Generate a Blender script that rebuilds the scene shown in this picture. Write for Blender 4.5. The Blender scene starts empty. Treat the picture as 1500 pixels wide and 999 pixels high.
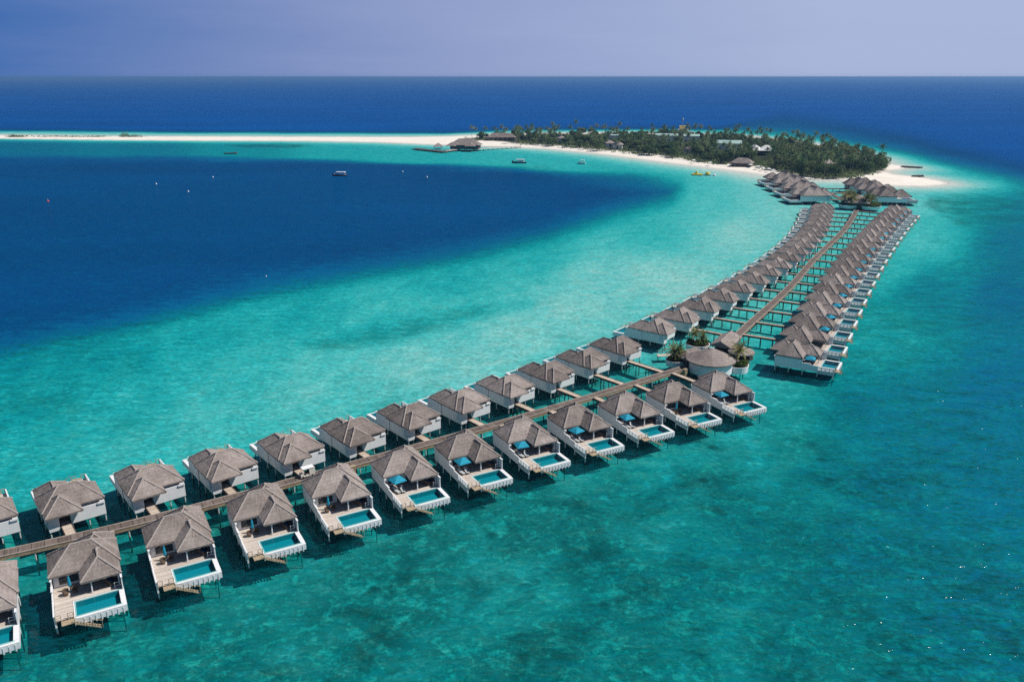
import bpy, math, random
import numpy as np
from mathutils import Vector, Matrix
C = bpy.context.scene
COL = C.collection
PI = math.pi
R = math.radians
random.seed(7)
rng = np.random.default_rng(7)

# ------------------------------------------------------------------ camera
H = 75.0
FPX, CX, CY = 1177.0, 750.0, 499.5
PITCH = math.atan((CY - 113) / FPX)
cd = bpy.data.cameras.new('camera')
cam = bpy.data.objects.new('camera', cd); COL.objects.link(cam)
cd.sensor_width = 36; cd.lens = 36 * FPX / 1500
cd.clip_start = 1.0; cd.clip_end = 200000
cam.location = (0, 0, H); cam.rotation_euler = (PI / 2 - PITCH, 0, 0)
C.camera = cam
CP, SP = math.cos(PITCH), math.sin(PITCH)
def G(px, py, z=0.0):
    """ground point (height z) that photo pixel px, py looks at"""
    v = CY - py
    d = ((px - CX), FPX * CP + v * SP, -FPX * SP + v * CP)
    t = (z - H) / d[2]
    return Vector((d[0] * t, d[1] * t, z))

# ------------------------------------------------------------------ light
SUN_A, SUN_E = R(1), R(53)          # angle from +X towards +Y, elevation
w = bpy.data.worlds.new("World"); C.world = w; w.use_nodes = True
nt = w.node_tree; nt.nodes.clear()
out = nt.nodes.new('ShaderNodeOutputWorld'); bg = nt.nodes.new('ShaderNodeBackground')
sky = nt.nodes.new('ShaderNodeTexSky'); sky.sky_type = 'NISHITA'; sky.sun_disc = False
sky.sun_elevation = SUN_E; sky.sun_rotation = PI / 2 - SUN_A
sky.air_density = 1.0; sky.dust_density = 0.6; sky.ozone_density = 3.0; sky.altitude = 0
# the air low over this sea is hazy violet-blue, paler towards the sun's side of the sky
tc = nt.nodes.new('ShaderNodeTexCoord'); sep = nt.nodes.new('ShaderNodeSeparateXYZ')
nt.links.new(tc.outputs['Generated'], sep.inputs[0])
mr = nt.nodes.new('ShaderNodeMapRange'); mr.inputs[1].default_value = -0.62; mr.inputs[2].default_value = 0.35
nt.links.new(sep.outputs[0], mr.inputs[0])
side = nt.nodes.new('ShaderNodeValToRGB')
side.color_ramp.elements[0].color = (0.36, 2.1, 6.8, 1); side.color_ramp.elements[1].color = (6.6, 7.9, 11.6, 1)
e = side.color_ramp.elements.new(0.5); e.color = (4.3, 5.5, 9.6, 1)
wisp = nt.nodes.new('ShaderNodeTexNoise'); wisp.inputs['Scale'].default_value = 3.2; wisp.inputs['Detail'].default_value = 5; wisp.inputs['Roughness'].default_value = 0.6
wm_ = nt.nodes.new('ShaderNodeMapping'); wm_.inputs[3].default_value = (1, 1, 9); nt.links.new(tc.outputs['Generated'], wm_.inputs[0]); nt.links.new(wm_.outputs[0], wisp.inputs['Vector'])
ws = nt.nodes.new('ShaderNodeMath'); ws.operation = 'MULTIPLY_ADD'; ws.inputs[1].default_value = 0.22; nt.links.new(wisp.outputs[0], ws.inputs[0])
wo = nt.nodes.new('ShaderNodeMath'); wo.operation = 'SUBTRACT'; wo.inputs[1].default_value = 0.11; nt.links.new(mr.outputs[0], wo.inputs[0]); nt.links.new(wo.outputs[0], ws.inputs[2])
nt.links.new(ws.outputs[0], side.inputs[0])
up = nt.nodes.new('ShaderNodeMapRange'); up.inputs[1].default_value = 0.08; up.inputs[2].default_value = 0.22
nt.links.new(sep.outputs[2], up.inputs[0])
hz = nt.nodes.new('ShaderNodeMix'); hz.data_type = 'RGBA'
nt.links.new(up.outputs[0], hz.inputs[0]); nt.links.new(side.outputs[0], hz.inputs[6]); nt.links.new(sky.outputs[0], hz.inputs[7])
nt.links.new(hz.outputs[2], bg.inputs[0]); bg.inputs[1].default_value = 0.06
nt.links.new(bg.outputs[0], out.inputs[0])
sl = bpy.data.lights.new('sun', 'SUN'); sl.energy = 4.7; sl.angle = R(0.5); sl.color = (1.0, 0.95, 0.88)
so = bpy.data.objects.new('sun', sl); COL.objects.link(so)
so.rotation_euler = Vector((math.cos(SUN_E) * math.cos(SUN_A), math.cos(SUN_E) * math.sin(SUN_A), math.sin(SUN_E))).to_track_quat('Z', 'Y').to_euler()
C.view_settings.view_transform = 'Standard'; C.view_settings.look = 'None'
C.view_settings.exposure = 0.0; C.view_settings.gamma = 1.0; C.view_settings.use_curve_mapping = False
C.render.engine = 'CYCLES'
C.cycles.max_bounces = 6; C.cycles.diffuse_bounces = 1; C.cycles.glossy_bounces = 2
C.cycles.transparent_max_bounces = 10; C.cycles.transmission_bounces = 2; C.cycles.volume_bounces = 0
C.cycles.caustics_reflective = False; C.cycles.caustics_refractive = False
C.cycles.use_denoising = False
C.cycles.sample_clamp_indirect = 4.0; C.cycles.sample_clamp_direct = 20.0

# ------------------------------------------------------------------ helpers
class N:
    """small node-graph writer"""
    def __init__(s, name):
        s.m = bpy.data.materials.new(name); s.m.use_nodes = True
        s.t = s.m.node_tree; s.t.nodes.clear()
        s.o = s.t.nodes.new('ShaderNodeOutputMaterial')
    def n(s, typ, **kw):
        x = s.t.nodes.new('ShaderNode' + typ)
        for k, v in kw.items(): setattr(x, k, v)
        return x
    def set(s, sock, v):
        if hasattr(v, 'is_output'): s.t.links.new(v, sock)
        else: sock.default_value = v
    def math(s, op, a, b=0.0, c=None, clamp=False):
        x = s.n('Math', operation=op); x.use_clamp = clamp
        s.set(x.inputs[0], a); s.set(x.inputs[1], b)
        if c is not None: s.set(x.inputs[2], c)
        return x.outputs[0]
    def mix(s, f, a, b, blend='MIX'):
        x = s.n('Mix', data_type='RGBA', blend_type=blend)
        s.set(x.inputs[0], f); s.set(x.inputs[6], c4(a)); s.set(x.inputs[7], c4(b))
        return x.outputs[2]
    def ramp(s, f, stops):
        x = s.n('ValToRGB'); cr = x.color_ramp
        while len(cr.elements) < len(stops): cr.elements.new(0.5)
        for e, (p, c) in zip(cr.elements, stops):
            e.position = p; e.color = c4(c)
        s.set(x.inputs[0], f); return x.outputs[0]
    def rng(s, v, a, b, lo=0.0, hi=1.0):
        x = s.n('MapRange'); s.set(x.inputs[0], v)
        for i, q in enumerate((a, b, lo, hi)): x.inputs[1 + i].default_value = q
        return x.outputs[0]
    def coord(s, which='Object'): return s.n('TexCoord').outputs[which]
    def pos(s): return s.n('NewGeometry').outputs['Position']
    def mapping(s, v, scale=(1, 1, 1), rot=(0, 0, 0), loc=(0, 0, 0)):
        x = s.n('Mapping'); s.set(x.inputs[0], v)
        x.inputs[1].default_value = loc; x.inputs[2].default_value = rot; x.inputs[3].default_value = scale
        return x.outputs[0]
    def noise(s, v, scale, detail=4, rough=0.55, dist=0.0):
        x = s.n('TexNoise'); s.set(x.inputs['Vector'], v)
        x.inputs['Scale'].default_value = scale; x.inputs['Detail'].default_value = detail
        x.inputs['Roughness'].default_value = rough; x.inputs['Distortion'].default_value = dist
        return x.outputs[0]
    def attr(s, name): return s.n('Attribute', attribute_name=name).outputs['Fac']
    def bump(s, h, strength=0.5, dist=0.1):
        x = s.n('Bump'); s.set(x.inputs['Height'], h); x.inputs['Strength'].default_value = strength
        x.inputs['Distance'].default_value = dist; return x.outputs[0]
    def rnd(s): return s.n('ObjectInfo').outputs['Random']
    def pbr(s, col, rough=0.7, normal=None, spec=0.3, metal=0.0):
        x = s.n('BsdfPrincipled'); s.set(x.inputs['Base Color'], c4(col)); s.set(x.inputs['Roughness'], rough)
        x.inputs['Specular IOR Level'].default_value = spec; x.inputs['Metallic'].default_value = metal
        if normal is not None: s.set(x.inputs['Normal'], normal)
        s.t.links.new(x.outputs[0], s.o.inputs[0]); return s.m
def c4(c):
    if hasattr(c, 'is_output') or isinstance(c, float): return c
    return tuple(c) + (1,) if len(c) == 3 else tuple(c)
def shift(g, amt=40.0):
    """object coordinates moved by a random amount per object, so copies differ"""
    x = g.n('VectorMath', operation='ADD'); g.t.links.new(g.coord('Object'), x.inputs[0])
    r = g.math('MULTIPLY', g.rnd(), amt); cb = g.n('CombineXYZ')
    for i in range(3): g.t.links.new(r, cb.inputs[i])
    g.t.links.new(cb.outputs[0], x.inputs[1]); return x.outputs[0]
def plain(name, col, rough=0.6, var=0.12, scale=2.0, spec=0.3):
    g = N(name); v = shift(g)
    n = g.noise(v, scale, 5, 0.6)
    f = g.rng(n, 0.3, 0.7, 1 - var, 1 + var)
    cb = g.n('VectorMath', operation='SCALE'); cb.inputs[0].default_value = col
    g.t.links.new(f, cb.inputs['Scale'])
    return g.pbr(cb.outputs[0], rough, None, spec)

M = {}
def build_materials():
    # thatch
    g = N('thatch'); v = shift(g)
    big = g.noise(v, 0.35, 4, 0.6)
    fine = g.noise(g.mapping(v, (1, 1, 2.2)), 5.0, 6, 0.75)
    sepz = g.n('SeparateXYZ'); g.t.links.new(g.coord('Object'), sepz.inputs[0])
    wob = g.math('ADD', sepz.outputs[2], g.math('MULTIPLY', g.noise(v, 1.3, 2), 0.35))
    course = g.math('FRACT', g.math('MULTIPLY', wob, 2.2))
    tone = g.math('ADD', g.math('MULTIPLY', fine, 0.65), g.math('ADD', g.math('MULTIPLY', big, 0.55), g.math('MULTIPLY', course, 0.07)))
    tone = g.math('ADD', tone, g.math('MULTIPLY', g.math('SUBTRACT', g.rnd(), 0.5), 0.17))
    col = g.ramp(tone, [(0.32, (0.085, 0.068, 0.060)), (0.55, (0.205, 0.172, 0.157)), (0.72, (0.31, 0.265, 0.245)), (0.95, (0.52, 0.46, 0.435))])
    h = g.math('ADD', g.math('MULTIPLY', fine, 0.7), g.math('MULTIPLY', course, 0.3))
    M['thatch'] = g.pbr(col, 0.95, g.bump(h, 0.8, 0.18), 0.1)
    g = N('ridge_thatch'); v = shift(g)
    fine = g.noise(v, 6.0, 5, 0.7)
    M['ridge'] = g.pbr(g.ramp(fine, [(0.3, (0.27, 0.232, 0.21)), (0.7, (0.46, 0.41, 0.385))]), 0.95, g.bump(fine, 0.7, 0.1), 0.1)
    # painted timber wall
    g = N('white_paint'); v = shift(g)
    sp = g.n('SeparateXYZ'); g.t.links.new(g.coord('Object'), sp.inputs[0])
    board = g.math('FRACT', g.math('MULTIPLY', sp.outputs[2], 5.0))
    line = g.math('LESS_THAN', board, 0.1)
    n = g.noise(v, 1.1, 6, 0.65)
    streak = g.noise(g.mapping(v, (3, 3, 0.3)), 1.6, 4, 0.6)
    f = g.math('MULTIPLY', g.rng(n, 0.25, 0.75, 0.90, 1.04), g.rng(streak, 0.3, 0.7, 0.92, 1.03))
    f = g.math('SUBTRACT', f, g.math('MULTIPLY', line, 0.07))
    sc = g.n('VectorMath', operation='SCALE'); sc.inputs[0].default_value = (0.82, 0.82, 0.83); g.t.links.new(f, sc.inputs['Scale'])
    M['white'] = g.pbr(sc.outputs[0], 0.6, g.bump(board, 0.3, 0.01), 0.3)
    # deck planks (pale and dark), by object coordinates
    def planks(name, a, b, c, width, axis):
        g = N(name); v = shift(g)
        sp = g.n('SeparateXYZ'); g.t.links.new(g.coord('Object'), sp.inputs[0])
        q = g.math('DIVIDE', sp.outputs[axis], width)
        fr = g.math('FRACT', q); fl = g.math('FLOOR', q)
        wn = g.n('TexWhiteNoise', noise_dimensions='1D'); g.t.links.new(g.math('ADD', fl, g.math('MULTIPLY', g.rnd(), 50.0)), wn.inputs['W'])
        n = g.noise(v, 2.5, 6, 0.7)
        t = g.math('ADD', g.math('MULTIPLY', wn.outputs[0], 0.45), g.math('MULTIPLY', n, 0.75))
        col = g.ramp(t, [(0.2, a), (0.6, b), (0.95, c)])
        gap = g.math('LESS_THAN', fr, 0.09)
        col = g.mix(gap, col, (0.05, 0.04, 0.03))
        return g.pbr(col, 0.8, g.bump(fr, 0.3, 0.01), 0.2)
    M['deck'] = planks('pale_decking', (0.38, 0.315, 0.26), (0.57, 0.495, 0.43), (0.74, 0.665, 0.60), 0.14, 1)
    M['spur'] = planks('walkway_planks', (0.36, 0.27, 0.20), (0.54, 0.44, 0.355), (0.70, 0.60, 0.51), 0.22, 1)
    M['step'] = plain('step_timber', (0.38, 0.30, 0.20), 0.75, 0.35, 3.0)
    # jetty planks run by the attribute 'along'
    g = N('jetty_planks'); a = g.attr('along')
    q = g.math('DIVIDE', a, 0.24); fl = g.math('FLOOR', q)
    wn = g.n('TexWhiteNoise', noise_dimensions='1D'); g.t.links.new(fl, wn.inputs['W'])
    wn2 = g.n('TexWhiteNoise', noise_dimensions='1D'); g.t.links.new(g.math('FLOOR', g.math('DIVIDE', a, 1.9)), wn2.inputs['W'])
    n = g.noise(g.pos(), 0.9, 6, 0.7)
    t = g.math('ADD', g.math('ADD', g.math('MULTIPLY', wn.outputs[0], 0.25), g.math('MULTIPLY', wn2.outputs[0], 0.25)), g.math('MULTIPLY', n, 0.65))
    col = g.ramp(t, [(0.25, (0.090, 0.068, 0.058)), (0.55, (0.150, 0.118, 0.102)), (0.9, (0.24, 0.195, 0.172))])
    gap = g.math('LESS_THAN', g.math('FRACT', g.math('DIVIDE', a, 1.9)), 0.07)
    col = g.mix(gap, col, (0.06, 0.045, 0.04))
    M['jetty'] = g.pbr(col, 0.85, None, 0.2)
    M['beam'] = plain('tan_beam', (0.36, 0.265, 0.165), 0.8, 0.35, 1.5)
    M['rail'] = plain('weathered_rail', (0.40, 0.34, 0.295), 0.8, 0.25, 1.5)
    M['dark_beam'] = plain('dark_timber', (0.10, 0.075, 0.06), 0.85, 0.3, 2.0)
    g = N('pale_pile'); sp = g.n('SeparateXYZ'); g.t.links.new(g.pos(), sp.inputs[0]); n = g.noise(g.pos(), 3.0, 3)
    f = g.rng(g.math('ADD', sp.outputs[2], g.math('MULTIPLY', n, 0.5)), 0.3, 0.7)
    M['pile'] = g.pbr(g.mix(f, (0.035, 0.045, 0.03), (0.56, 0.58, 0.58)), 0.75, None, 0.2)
    g = N('frosted_panel'); d = g.n('BsdfDiffuse'); d.inputs[0].default_value = (0.72, 0.76, 0.78, 1); tl = g.n('BsdfTranslucent'); tl.inputs[0].default_value = (0.75, 0.82, 0.85, 1)
    mx = g.n('MixShader'); mx.inputs[0].default_value = 0.5; g.t.links.new(d.outputs[0], mx.inputs[1]); g.t.links.new(tl.outputs[0], mx.inputs[2]); g.t.links.new(mx.outputs[0], g.o.inputs[0]); M['panel'] = g.m
    M['dark_pile'] = plain('wet_timber_pile', (0.12, 0.105, 0.085), 0.8, 0.3, 2.0)
    M['glass'] = plain('window_glass', (0.035, 0.05, 0.06), 0.08, 0.2, 1.0, 0.6)
    M['pane'] = plain('frosted_pane', (0.50, 0.58, 0.66), 0.25, 0.1, 1.0, 0.5)
    M['door'] = plain('dark_door', (0.10, 0.075, 0.06), 0.6, 0.2)
    M['tile'] = plain('pool_tile', (0.045, 0.36, 0.39), 0.35, 0.15, 6.0)
    M['tile_rim'] = plain('pool_rim_tile', (0.22, 0.50, 0.48), 0.35, 0.15, 6.0)
    g = N('pool_water'); tr = g.n('BsdfTransparent'); tr.inputs[0].default_value = (0.25, 0.80, 0.88, 1)
    gl = g.n('BsdfGlossy'); gl.inputs['Roughness'].default_value = 0.05
    nb = g.bump(g.noise(g.pos(), 2.5, 2), 0.25, 0.06); g.t.links.new(nb, gl.inputs['Normal'])
    mx = g.n('MixShader'); fr = g.n('Fresnel'); fr.inputs[0].default_value = 1.33
    g.t.links.new(g.math('MULTIPLY', fr.outputs[0], 0.8), mx.inputs[0]); g.t.links.new(tr.outputs[0], mx.inputs[1]); g.t.links.new(gl.outputs[0], mx.inputs[2])
    g.t.links.new(mx.outputs[0], g.o.inputs[0]); M['pool'] = g.m
    M['blue_cloth'] = plain('blue_canvas', (0.012, 0.27, 0.40), 0.8, 0.15)
    M['navy_cloth'] = plain('navy_cushion', (0.012, 0.09, 0.26), 0.85, 0.15)
    M['grey_cloth'] = plain('grey_cushion', (0.45, 0.47, 0.48), 0.85, 0.15)
    M['wicker'] = plain('brown_wicker', (0.12, 0.085, 0.06), 0.8, 0.3, 8.0)
    M['white_cloth'] = plain('white_canvas', (0.78, 0.78, 0.78), 0.8, 0.06)
    M['plastic'] = plain('cream_plastic', (0.72, 0.68, 0.62), 0.4, 0.06)
    M['black'] = plain('black_rubber', (0.02, 0.02, 0.022), 0.7, 0.2)
    M['metal'] = plain('grey_metal', (0.45, 0.46, 0.47), 0.4, 0.1)
    M['navy_hull'] = plain('navy_hull', (0.02, 0.04, 0.09), 0.35, 0.1)
    M['white_hull'] = plain('white_hull', (0.78, 0.79, 0.80), 0.35, 0.05)
    M['wood_hull'] = plain('brown_hull', (0.14, 0.10, 0.07), 0.6, 0.2)
    M['yellow'] = plain('yellow_vinyl', (0.72, 0.55, 0.10), 0.4, 0.1)
    M['red'] = plain('red_vinyl', (0.55, 0.06, 0.05), 0.5, 0.1)
    M['sky_vinyl'] = plain('pale_blue_vinyl', (0.30, 0.62, 0.72), 0.4, 0.1)
    M['trunk'] = plain('palm_bark', (0.20, 0.165, 0.13), 0.9, 0.3, 2.0)
    M['tin'] = plain('pale_green_roof', (0.36, 0.50, 0.46), 0.5, 0.12, 0.5)
    M['rock'] = plain('wet_rock', (0.085, 0.08, 0.07), 0.85, 0.4, 0.6)
    M['soil'] = plain('planter_soil', (0.07, 0.05, 0.035), 0.95, 0.3)
    def leaf(name, a, b, c, scale):
        g = N(name); n = g.noise(shift(g), scale, 3, 0.6)
        t = g.math('ADD', g.math('MULTIPLY', n, 0.55), g.math('MULTIPLY', g.rnd(), 0.5))
        col = g.ramp(t, [(0.25, a), (0.5, b), (0.8, c)])
        d = g.n('BsdfDiffuse'); g.t.links.new(col, d.inputs[0])
        tl = g.n('BsdfTranslucent'); g.t.links.new(col, tl.inputs[0])
        mx = g.n('MixShader'); mx.inputs[0].default_value = 0.22
        g.t.links.new(d.outputs[0], mx.inputs[1]); g.t.links.new(tl.outputs[0], mx.inputs[2])
        g.t.links.new(mx.outputs[0], g.o.inputs[0]); return g.m
    M['palm_leaf'] = leaf('palm_leaf', (0.062, 0.118, 0.058), (0.118, 0.185, 0.088), (0.21, 0.245, 0.12), 0.6)
    M['palm_dry'] = leaf('palm_leaf_dry', (0.10, 0.135, 0.045), (0.22, 0.225, 0.085), (0.38, 0.32, 0.15), 0.8)
    M['tree_leaf'] = leaf('tree_leaf', (0.065, 0.115, 0.052), (0.125, 0.18, 0.078), (0.20, 0.235, 0.105), 0.35)
    M['bush_leaf'] = leaf('bush_leaf', (0.04, 0.08, 0.02), (0.09, 0.15, 0.035), (0.17, 0.21, 0.06), 1.2)
build_materials()

class MB:
    """collects shapes for ONE mesh object"""
    def __init__(s): s.v = []; s.f = []
    def add(s, vs, fs):
        k = len(s.v); s.v += [tuple(p) for p in vs]; s.f += [tuple(i + k for i in f) for f in fs]; return s
    def box(s, x0, x1, y0, y1, z0, z1):
        vs = [(x, y, z) for z in (z0, z1) for y in (y0, y1) for x in (x0, x1)]
        return s.add(vs, [(0, 2, 3, 1), (4, 5, 7, 6), (0, 1, 5, 4), (2, 6, 7, 3), (0, 4, 6, 2), (1, 3, 7, 5)])
    def quad(s, a, b, c, d): return s.add([a, b, c, d], [(0, 1, 2, 3)])
    def bar(s, a, b, r, n=6, r2=None, cap=True):
        a, b = Vector(a), Vector(b); d = (b - a).normalized()
        u = d.orthogonal().normalized(); w = d.cross(u); r2 = r if r2 is None else r2
        vs = []
        for p, q in ((a, r), (b, r2)):
            for i in range(n):
                t = 2 * PI * (i + .5) / n; vs.append(p + u * (q * math.cos(t)) + w * (q * math.sin(t)))
        fs = [(i, (i + 1) % n, n + (i + 1) % n, n + i) for i in range(n)]
        if cap: fs += [tuple(reversed(range(n))), tuple(range(n, 2 * n))]
        return s.add(vs, fs)
    def plank(s, a, b, wd, th):
        """box beam from a to b, wd wide (horizontal), th thick (vertical)"""
        a, b = Vector(a), Vector(b); d = (b - a)
        side = Vector((-d.y, d.x, 0)); side = side.normalized() * (wd / 2) if side.length > 1e-6 else Vector((wd / 2, 0, 0))
        u = Vector((0, 0, th / 2))
        vs = [p + side * i + u * j for p in (a, b) for j in (-1, 1) for i in (-1, 1)]
        return s.add(vs, [(0, 2, 3, 1), (4, 5, 7, 6), (0, 1, 5, 4), (2, 6, 7, 3), (0, 4, 6, 2), (1, 3, 7, 5)])
    def lathe(s, prof, n=24, cx=0, cy=0, a0=0.0, a1=2 * PI):
        full = abs(a1 - a0 - 2 * PI) < 1e-6; m = n if full else n + 1
        vs = [(cx + r * math.cos(a0 + (a1 - a0) * i / n), cy + r * math.sin(a0 + (a1 - a0) * i / n), z) for r, z in prof for i in range(m)]
        fs = []
        for j in range(len(prof) - 1):
            for i in range(n):
                k = (i + 1) % m; fs.append((j * m + i, j * m + k, (j + 1) * m + k, (j + 1) * m + i))
        return s.add(vs, fs)
    def mesh(s, name, mat, smooth=False):
        me = bpy.data.meshes.new(name); me.from_pydata(s.v, [], s.f); me.materials.append(mat)
        if smooth: me.polygons.foreach_set('use_smooth', [True] * len(me.polygons))
        me.update(); return me
    def build(s, name, mat, parent=None, smooth=False): return obj(name, s.mesh(name, mat, smooth), parent)

def obj(name, me, parent=None):
    o = bpy.data.objects.new(name, me); COL.objects.link(o)
    if parent: o.parent = parent
    return o
def empty(name, loc=(0, 0, 0), rz=0.0):
    o = bpy.data.objects.new(name, None); COL.objects.link(o); o.location = loc; o.rotation_euler = (0, 0, rz)
    o.empty_display_size = 0.5; return o
def tag(o, label=None, cat=None, group=None, kind=None):
    if label: o['label'] = label
    if cat: o['category'] = cat
    if group: o['group'] = group
    if kind: o['kind'] = kind
    return o
KIDS = {}
def kids(o):
    return [c for c in COL.objects if c.parent is o]
def snapshot(o): return (o, [snapshot(c) for c in kids(o)])
def copy_tree(snap, parent=None):
    o, ch = snap
    c = o.copy(); COL.objects.link(c)
    if parent: c.parent = parent
    for s in ch: copy_tree(s, c)
    return c
ORD = ['first', 'second', 'third', 'fourth', 'fifth', 'sixth', 'seventh', 'eighth', 'ninth', 'tenth', 'eleventh', 'twelfth', 'thirteenth',
       'fourteenth', 'fifteenth', 'sixteenth', 'seventeenth', 'eighteenth', 'nineteenth', 'twentieth', 'twenty-first', 'twenty-second']

# ------------------------------------------------------------------ sea bed and water
LAND_PX = [(-900, 204), (-300, 203.5), (0, 203), (150, 205), (300, 206), (450, 206.5), (560, 208.5), (640, 212), (690, 213.5), (740, 215), (800, 218),
           (850, 222.5), (900, 228), (960, 236), (1000, 241), (1050, 247), (1100, 253.5), (1130, 258), (1160, 261.5), (1200, 264), (1232, 264.5),
           (1281, 270.5), (1317, 272.5), (1360, 273), (1389, 270), (1382, 266.5), (1345, 259.5), (1312, 256.5), (1300, 253), (1308, 249.5), (1326, 247),
           (1324, 244), (1300, 240.5), (1290, 234), (1270, 227), (1230, 218), (1190, 211), (1140, 204), (1090, 199.5), (1040, 197),
           (980, 195.5), (900, 195), (800, 196), (720, 197.5), (660, 200.5), (600, 201.6), (450, 201.2), (300, 200.8), (200, 200.6), (100, 199.8), (0, 198.6), (-300, 198.6), (-900, 198.8)]
BASIN_PX = [(-1500, 232), (-300, 229), (0, 228.5), (150, 230), (300, 232), (420, 233), (520, 236), (640, 242), (740, 248), (830, 254), (920, 260), (960, 266), (992, 275),
            (984, 285), (948, 297), (884, 318), (800, 345), (700, 369), (600, 390), (500, 408), (400, 424), (300, 447), (200, 471), (100, 492), (0, 514), (-200, 545), (-1500, 700)]
OCEAN_PX = [(-900, 191.5), (0, 192.5), (300, 195), (650, 196), (760, 191.5), (1000, 190), (1080, 192), (1150, 199), (1200, 205), (1260, 215), (1320, 226),
            (1400, 246), (1500, 268), (1650, 305), (2100, 420), (4000, 420), (4000, -300), (-2500, -300), (-2500, 190)]
WOOD_PX = [(676, 205.5), (707, 207.5), (757, 212), (790, 213.5), (833, 217), (884, 222), (960, 229), (1000, 234), (1025, 238), (1058, 241.5), (1099, 244), (1150, 253.5),
           (1198, 261.5), (1240, 261), (1272, 257.5), (1292, 250), (1294, 240), (1284, 233), (1230, 221), (1180, 212), (1130, 205), (1050, 200), (980, 198.5), (900, 198), (800, 199), (720, 201)]
# px, py, depth in metres, share of reef and seagrass on the bed
CTRL = [(0, 525, 5.2, .3), (0, 600, 3.8, .35), (0, 680, 2.9, .3), (0, 760, 2.8, .5), (150, 510, 4.4, .25), (200, 580, 2.9, .2), (130, 640, 2.6, .2), (60, 590, 3.6, .4), (300, 490, 3.4, .12),
        (350, 540, 2.3, .05), (300, 610, 1.9, .0), (200, 660, 2.1, .05), (450, 450, 3.4, .05), (500, 520, 1.6, 0), (450, 575, 1.5, 0), (650, 405, 3.2, 0), (650, 470, 1.6, 0), (600, 530, 1.0, 0),
        (560, 470, 2.2, 0.05), (800, 375, 2.9, 0), (760, 490, 0.95, 0), (850, 450, 0.9, 0), (700, 540, 1.0, 0), (850, 400, 1.1, 0), (950, 340, 2.4, 0), (950, 400, 0.85, 0),
        (1000, 420, 0.7, 0), (1050, 300, 1.8, 0), (1080, 340, 0.8, 0), (1150, 310, 1.0, 0), (1100, 275, 1.2, 0), (1040, 262, 1.9, 0), (900, 480, 1.2, .05),
        (600, 645, 2.6, .8), (300, 730, 2.7, .82), (100, 800, 2.9, .85), (900, 555, 2.4, .7), (200, 830, 3.0, .88), (420, 770, 2.8, .85), (650, 700, 2.8, .85), (950, 610, 2.7, .8), (1000, 480, 1.8, .35), (1150, 420, 1.6, .3), (1230, 330, 1.5, .22), (760, 600, 2.5, .78),  # reef and depth here also raised to paint deeper shade under the villas
        (50, 980, 3.3, .95), (150, 950, 3.2, .92), (300, 950, 3.2, .95), (400, 900, 2.9, .9), (600, 820, 2.8, .9), (800, 760, 2.9, .92), (500, 990, 3.1, .94), (750, 920, 3.1, .92), (950, 900, 3.4, .94), (1000, 720, 3.4, .9),
        (1130, 620, 3.0, .6), (1120, 560, 2.6, .5), (1300, 600, 6.2, .75), (1300, 800, 5.0, .98), (1200, 950, 3.8, .85), (1450, 900, 5.4, 1.0), (1350, 700, 5.4, .9), (1100, 800, 4.0, .92), (1480, 720, 6.8, .8), (1480, 560, 8.2, .6), (1400, 650, 6.6, .75),
        (1480, 430, 9, .5), (1480, 350, 8, .5), (1350, 420, 6.0, .5), (1285, 480, 3.4, .45), (1370, 340, 2.4, .12), (1345, 350, 1.5, .05), (1310, 400, 2.2, .25), (1345, 300, 1.2, 0), (1400, 285, 2.0, .15), (1350, 250, 2.0, 0), (1440, 300, 4.5, .3),
        (1440, 262, 2.6, .1), (1500, 300, 6, .3), (0, 215, 9, .15), (200, 217, 7.5, .1), (350, 222, 5.0, .1), (500, 222, 3.2, .1), (600, 228, 3.0, .1), (750, 235, 2.6, .1), (900, 248, 2.9, .05), (980, 256, 2.6, 0),
        (640, 1150, 3, .8), (1300, 1150, 3.5, .8), (0, 1150, 3.2, .8)]

def in_poly(px, py, poly):
    inside = np.zeros(px.shape, bool); n = len(poly)
    for i in range(n):
        x0, y0 = poly[i]; x1, y1 = poly[(i + 1) % n]
        c = ((y0 > py) != (y1 > py)) & (px < (x1 - x0) * (py - y0) / ((y1 - y0) if y1 != y0 else 1e-9) + x0)
        inside ^= c
    return inside
def sdist(X, Y, poly):
    """signed distance, positive inside"""
    d = np.full(X.shape, 1e12); n = len(poly)
    for i in range(n):
        ax, ay = poly[i]; bx, by = poly[(i + 1) % n]
        dx, dy = bx - ax, by - ay
        t = np.clip(((X - ax) * dx + (Y - ay) * dy) / (dx * dx + dy * dy + 1e-9), 0, 1)
        d = np.minimum(d, (X - ax - t * dx) ** 2 + (Y - ay - t * dy) ** 2)
    d = np.sqrt(d); return np.where(in_poly(X, Y, poly), d, -d)
def sstep(a, b, x):
    t = np.clip((x - a) / (b - a), 0, 1); return t * t * (3 - 2 * t)
def world(poly): return [tuple(G(*p)[:2]) for p in poly]
LAND = world(LAND_PX); WOOD = world(WOOD_PX)

def vnoise(X, Y, s, seed):
    """smooth value noise"""
    r = np.random.default_rng(seed); T = r.random((64, 64))
    x = X / s; y = Y / s; xi = np.floor(x).astype(int); yi = np.floor(y).astype(int)
    fx = x - xi; fy = y - yi; fx = fx * fx * (3 - 2 * fx); fy = fy * fy * (3 - 2 * fy)
    g = lambda a, b: T[a % 64, b % 64]
    return (g(xi, yi) * (1 - fx) + g(xi + 1, yi) * fx) * (1 - fy) + (g(xi, yi + 1) * (1 - fx) + g(xi + 1, yi + 1) * fx) * fy

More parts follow.
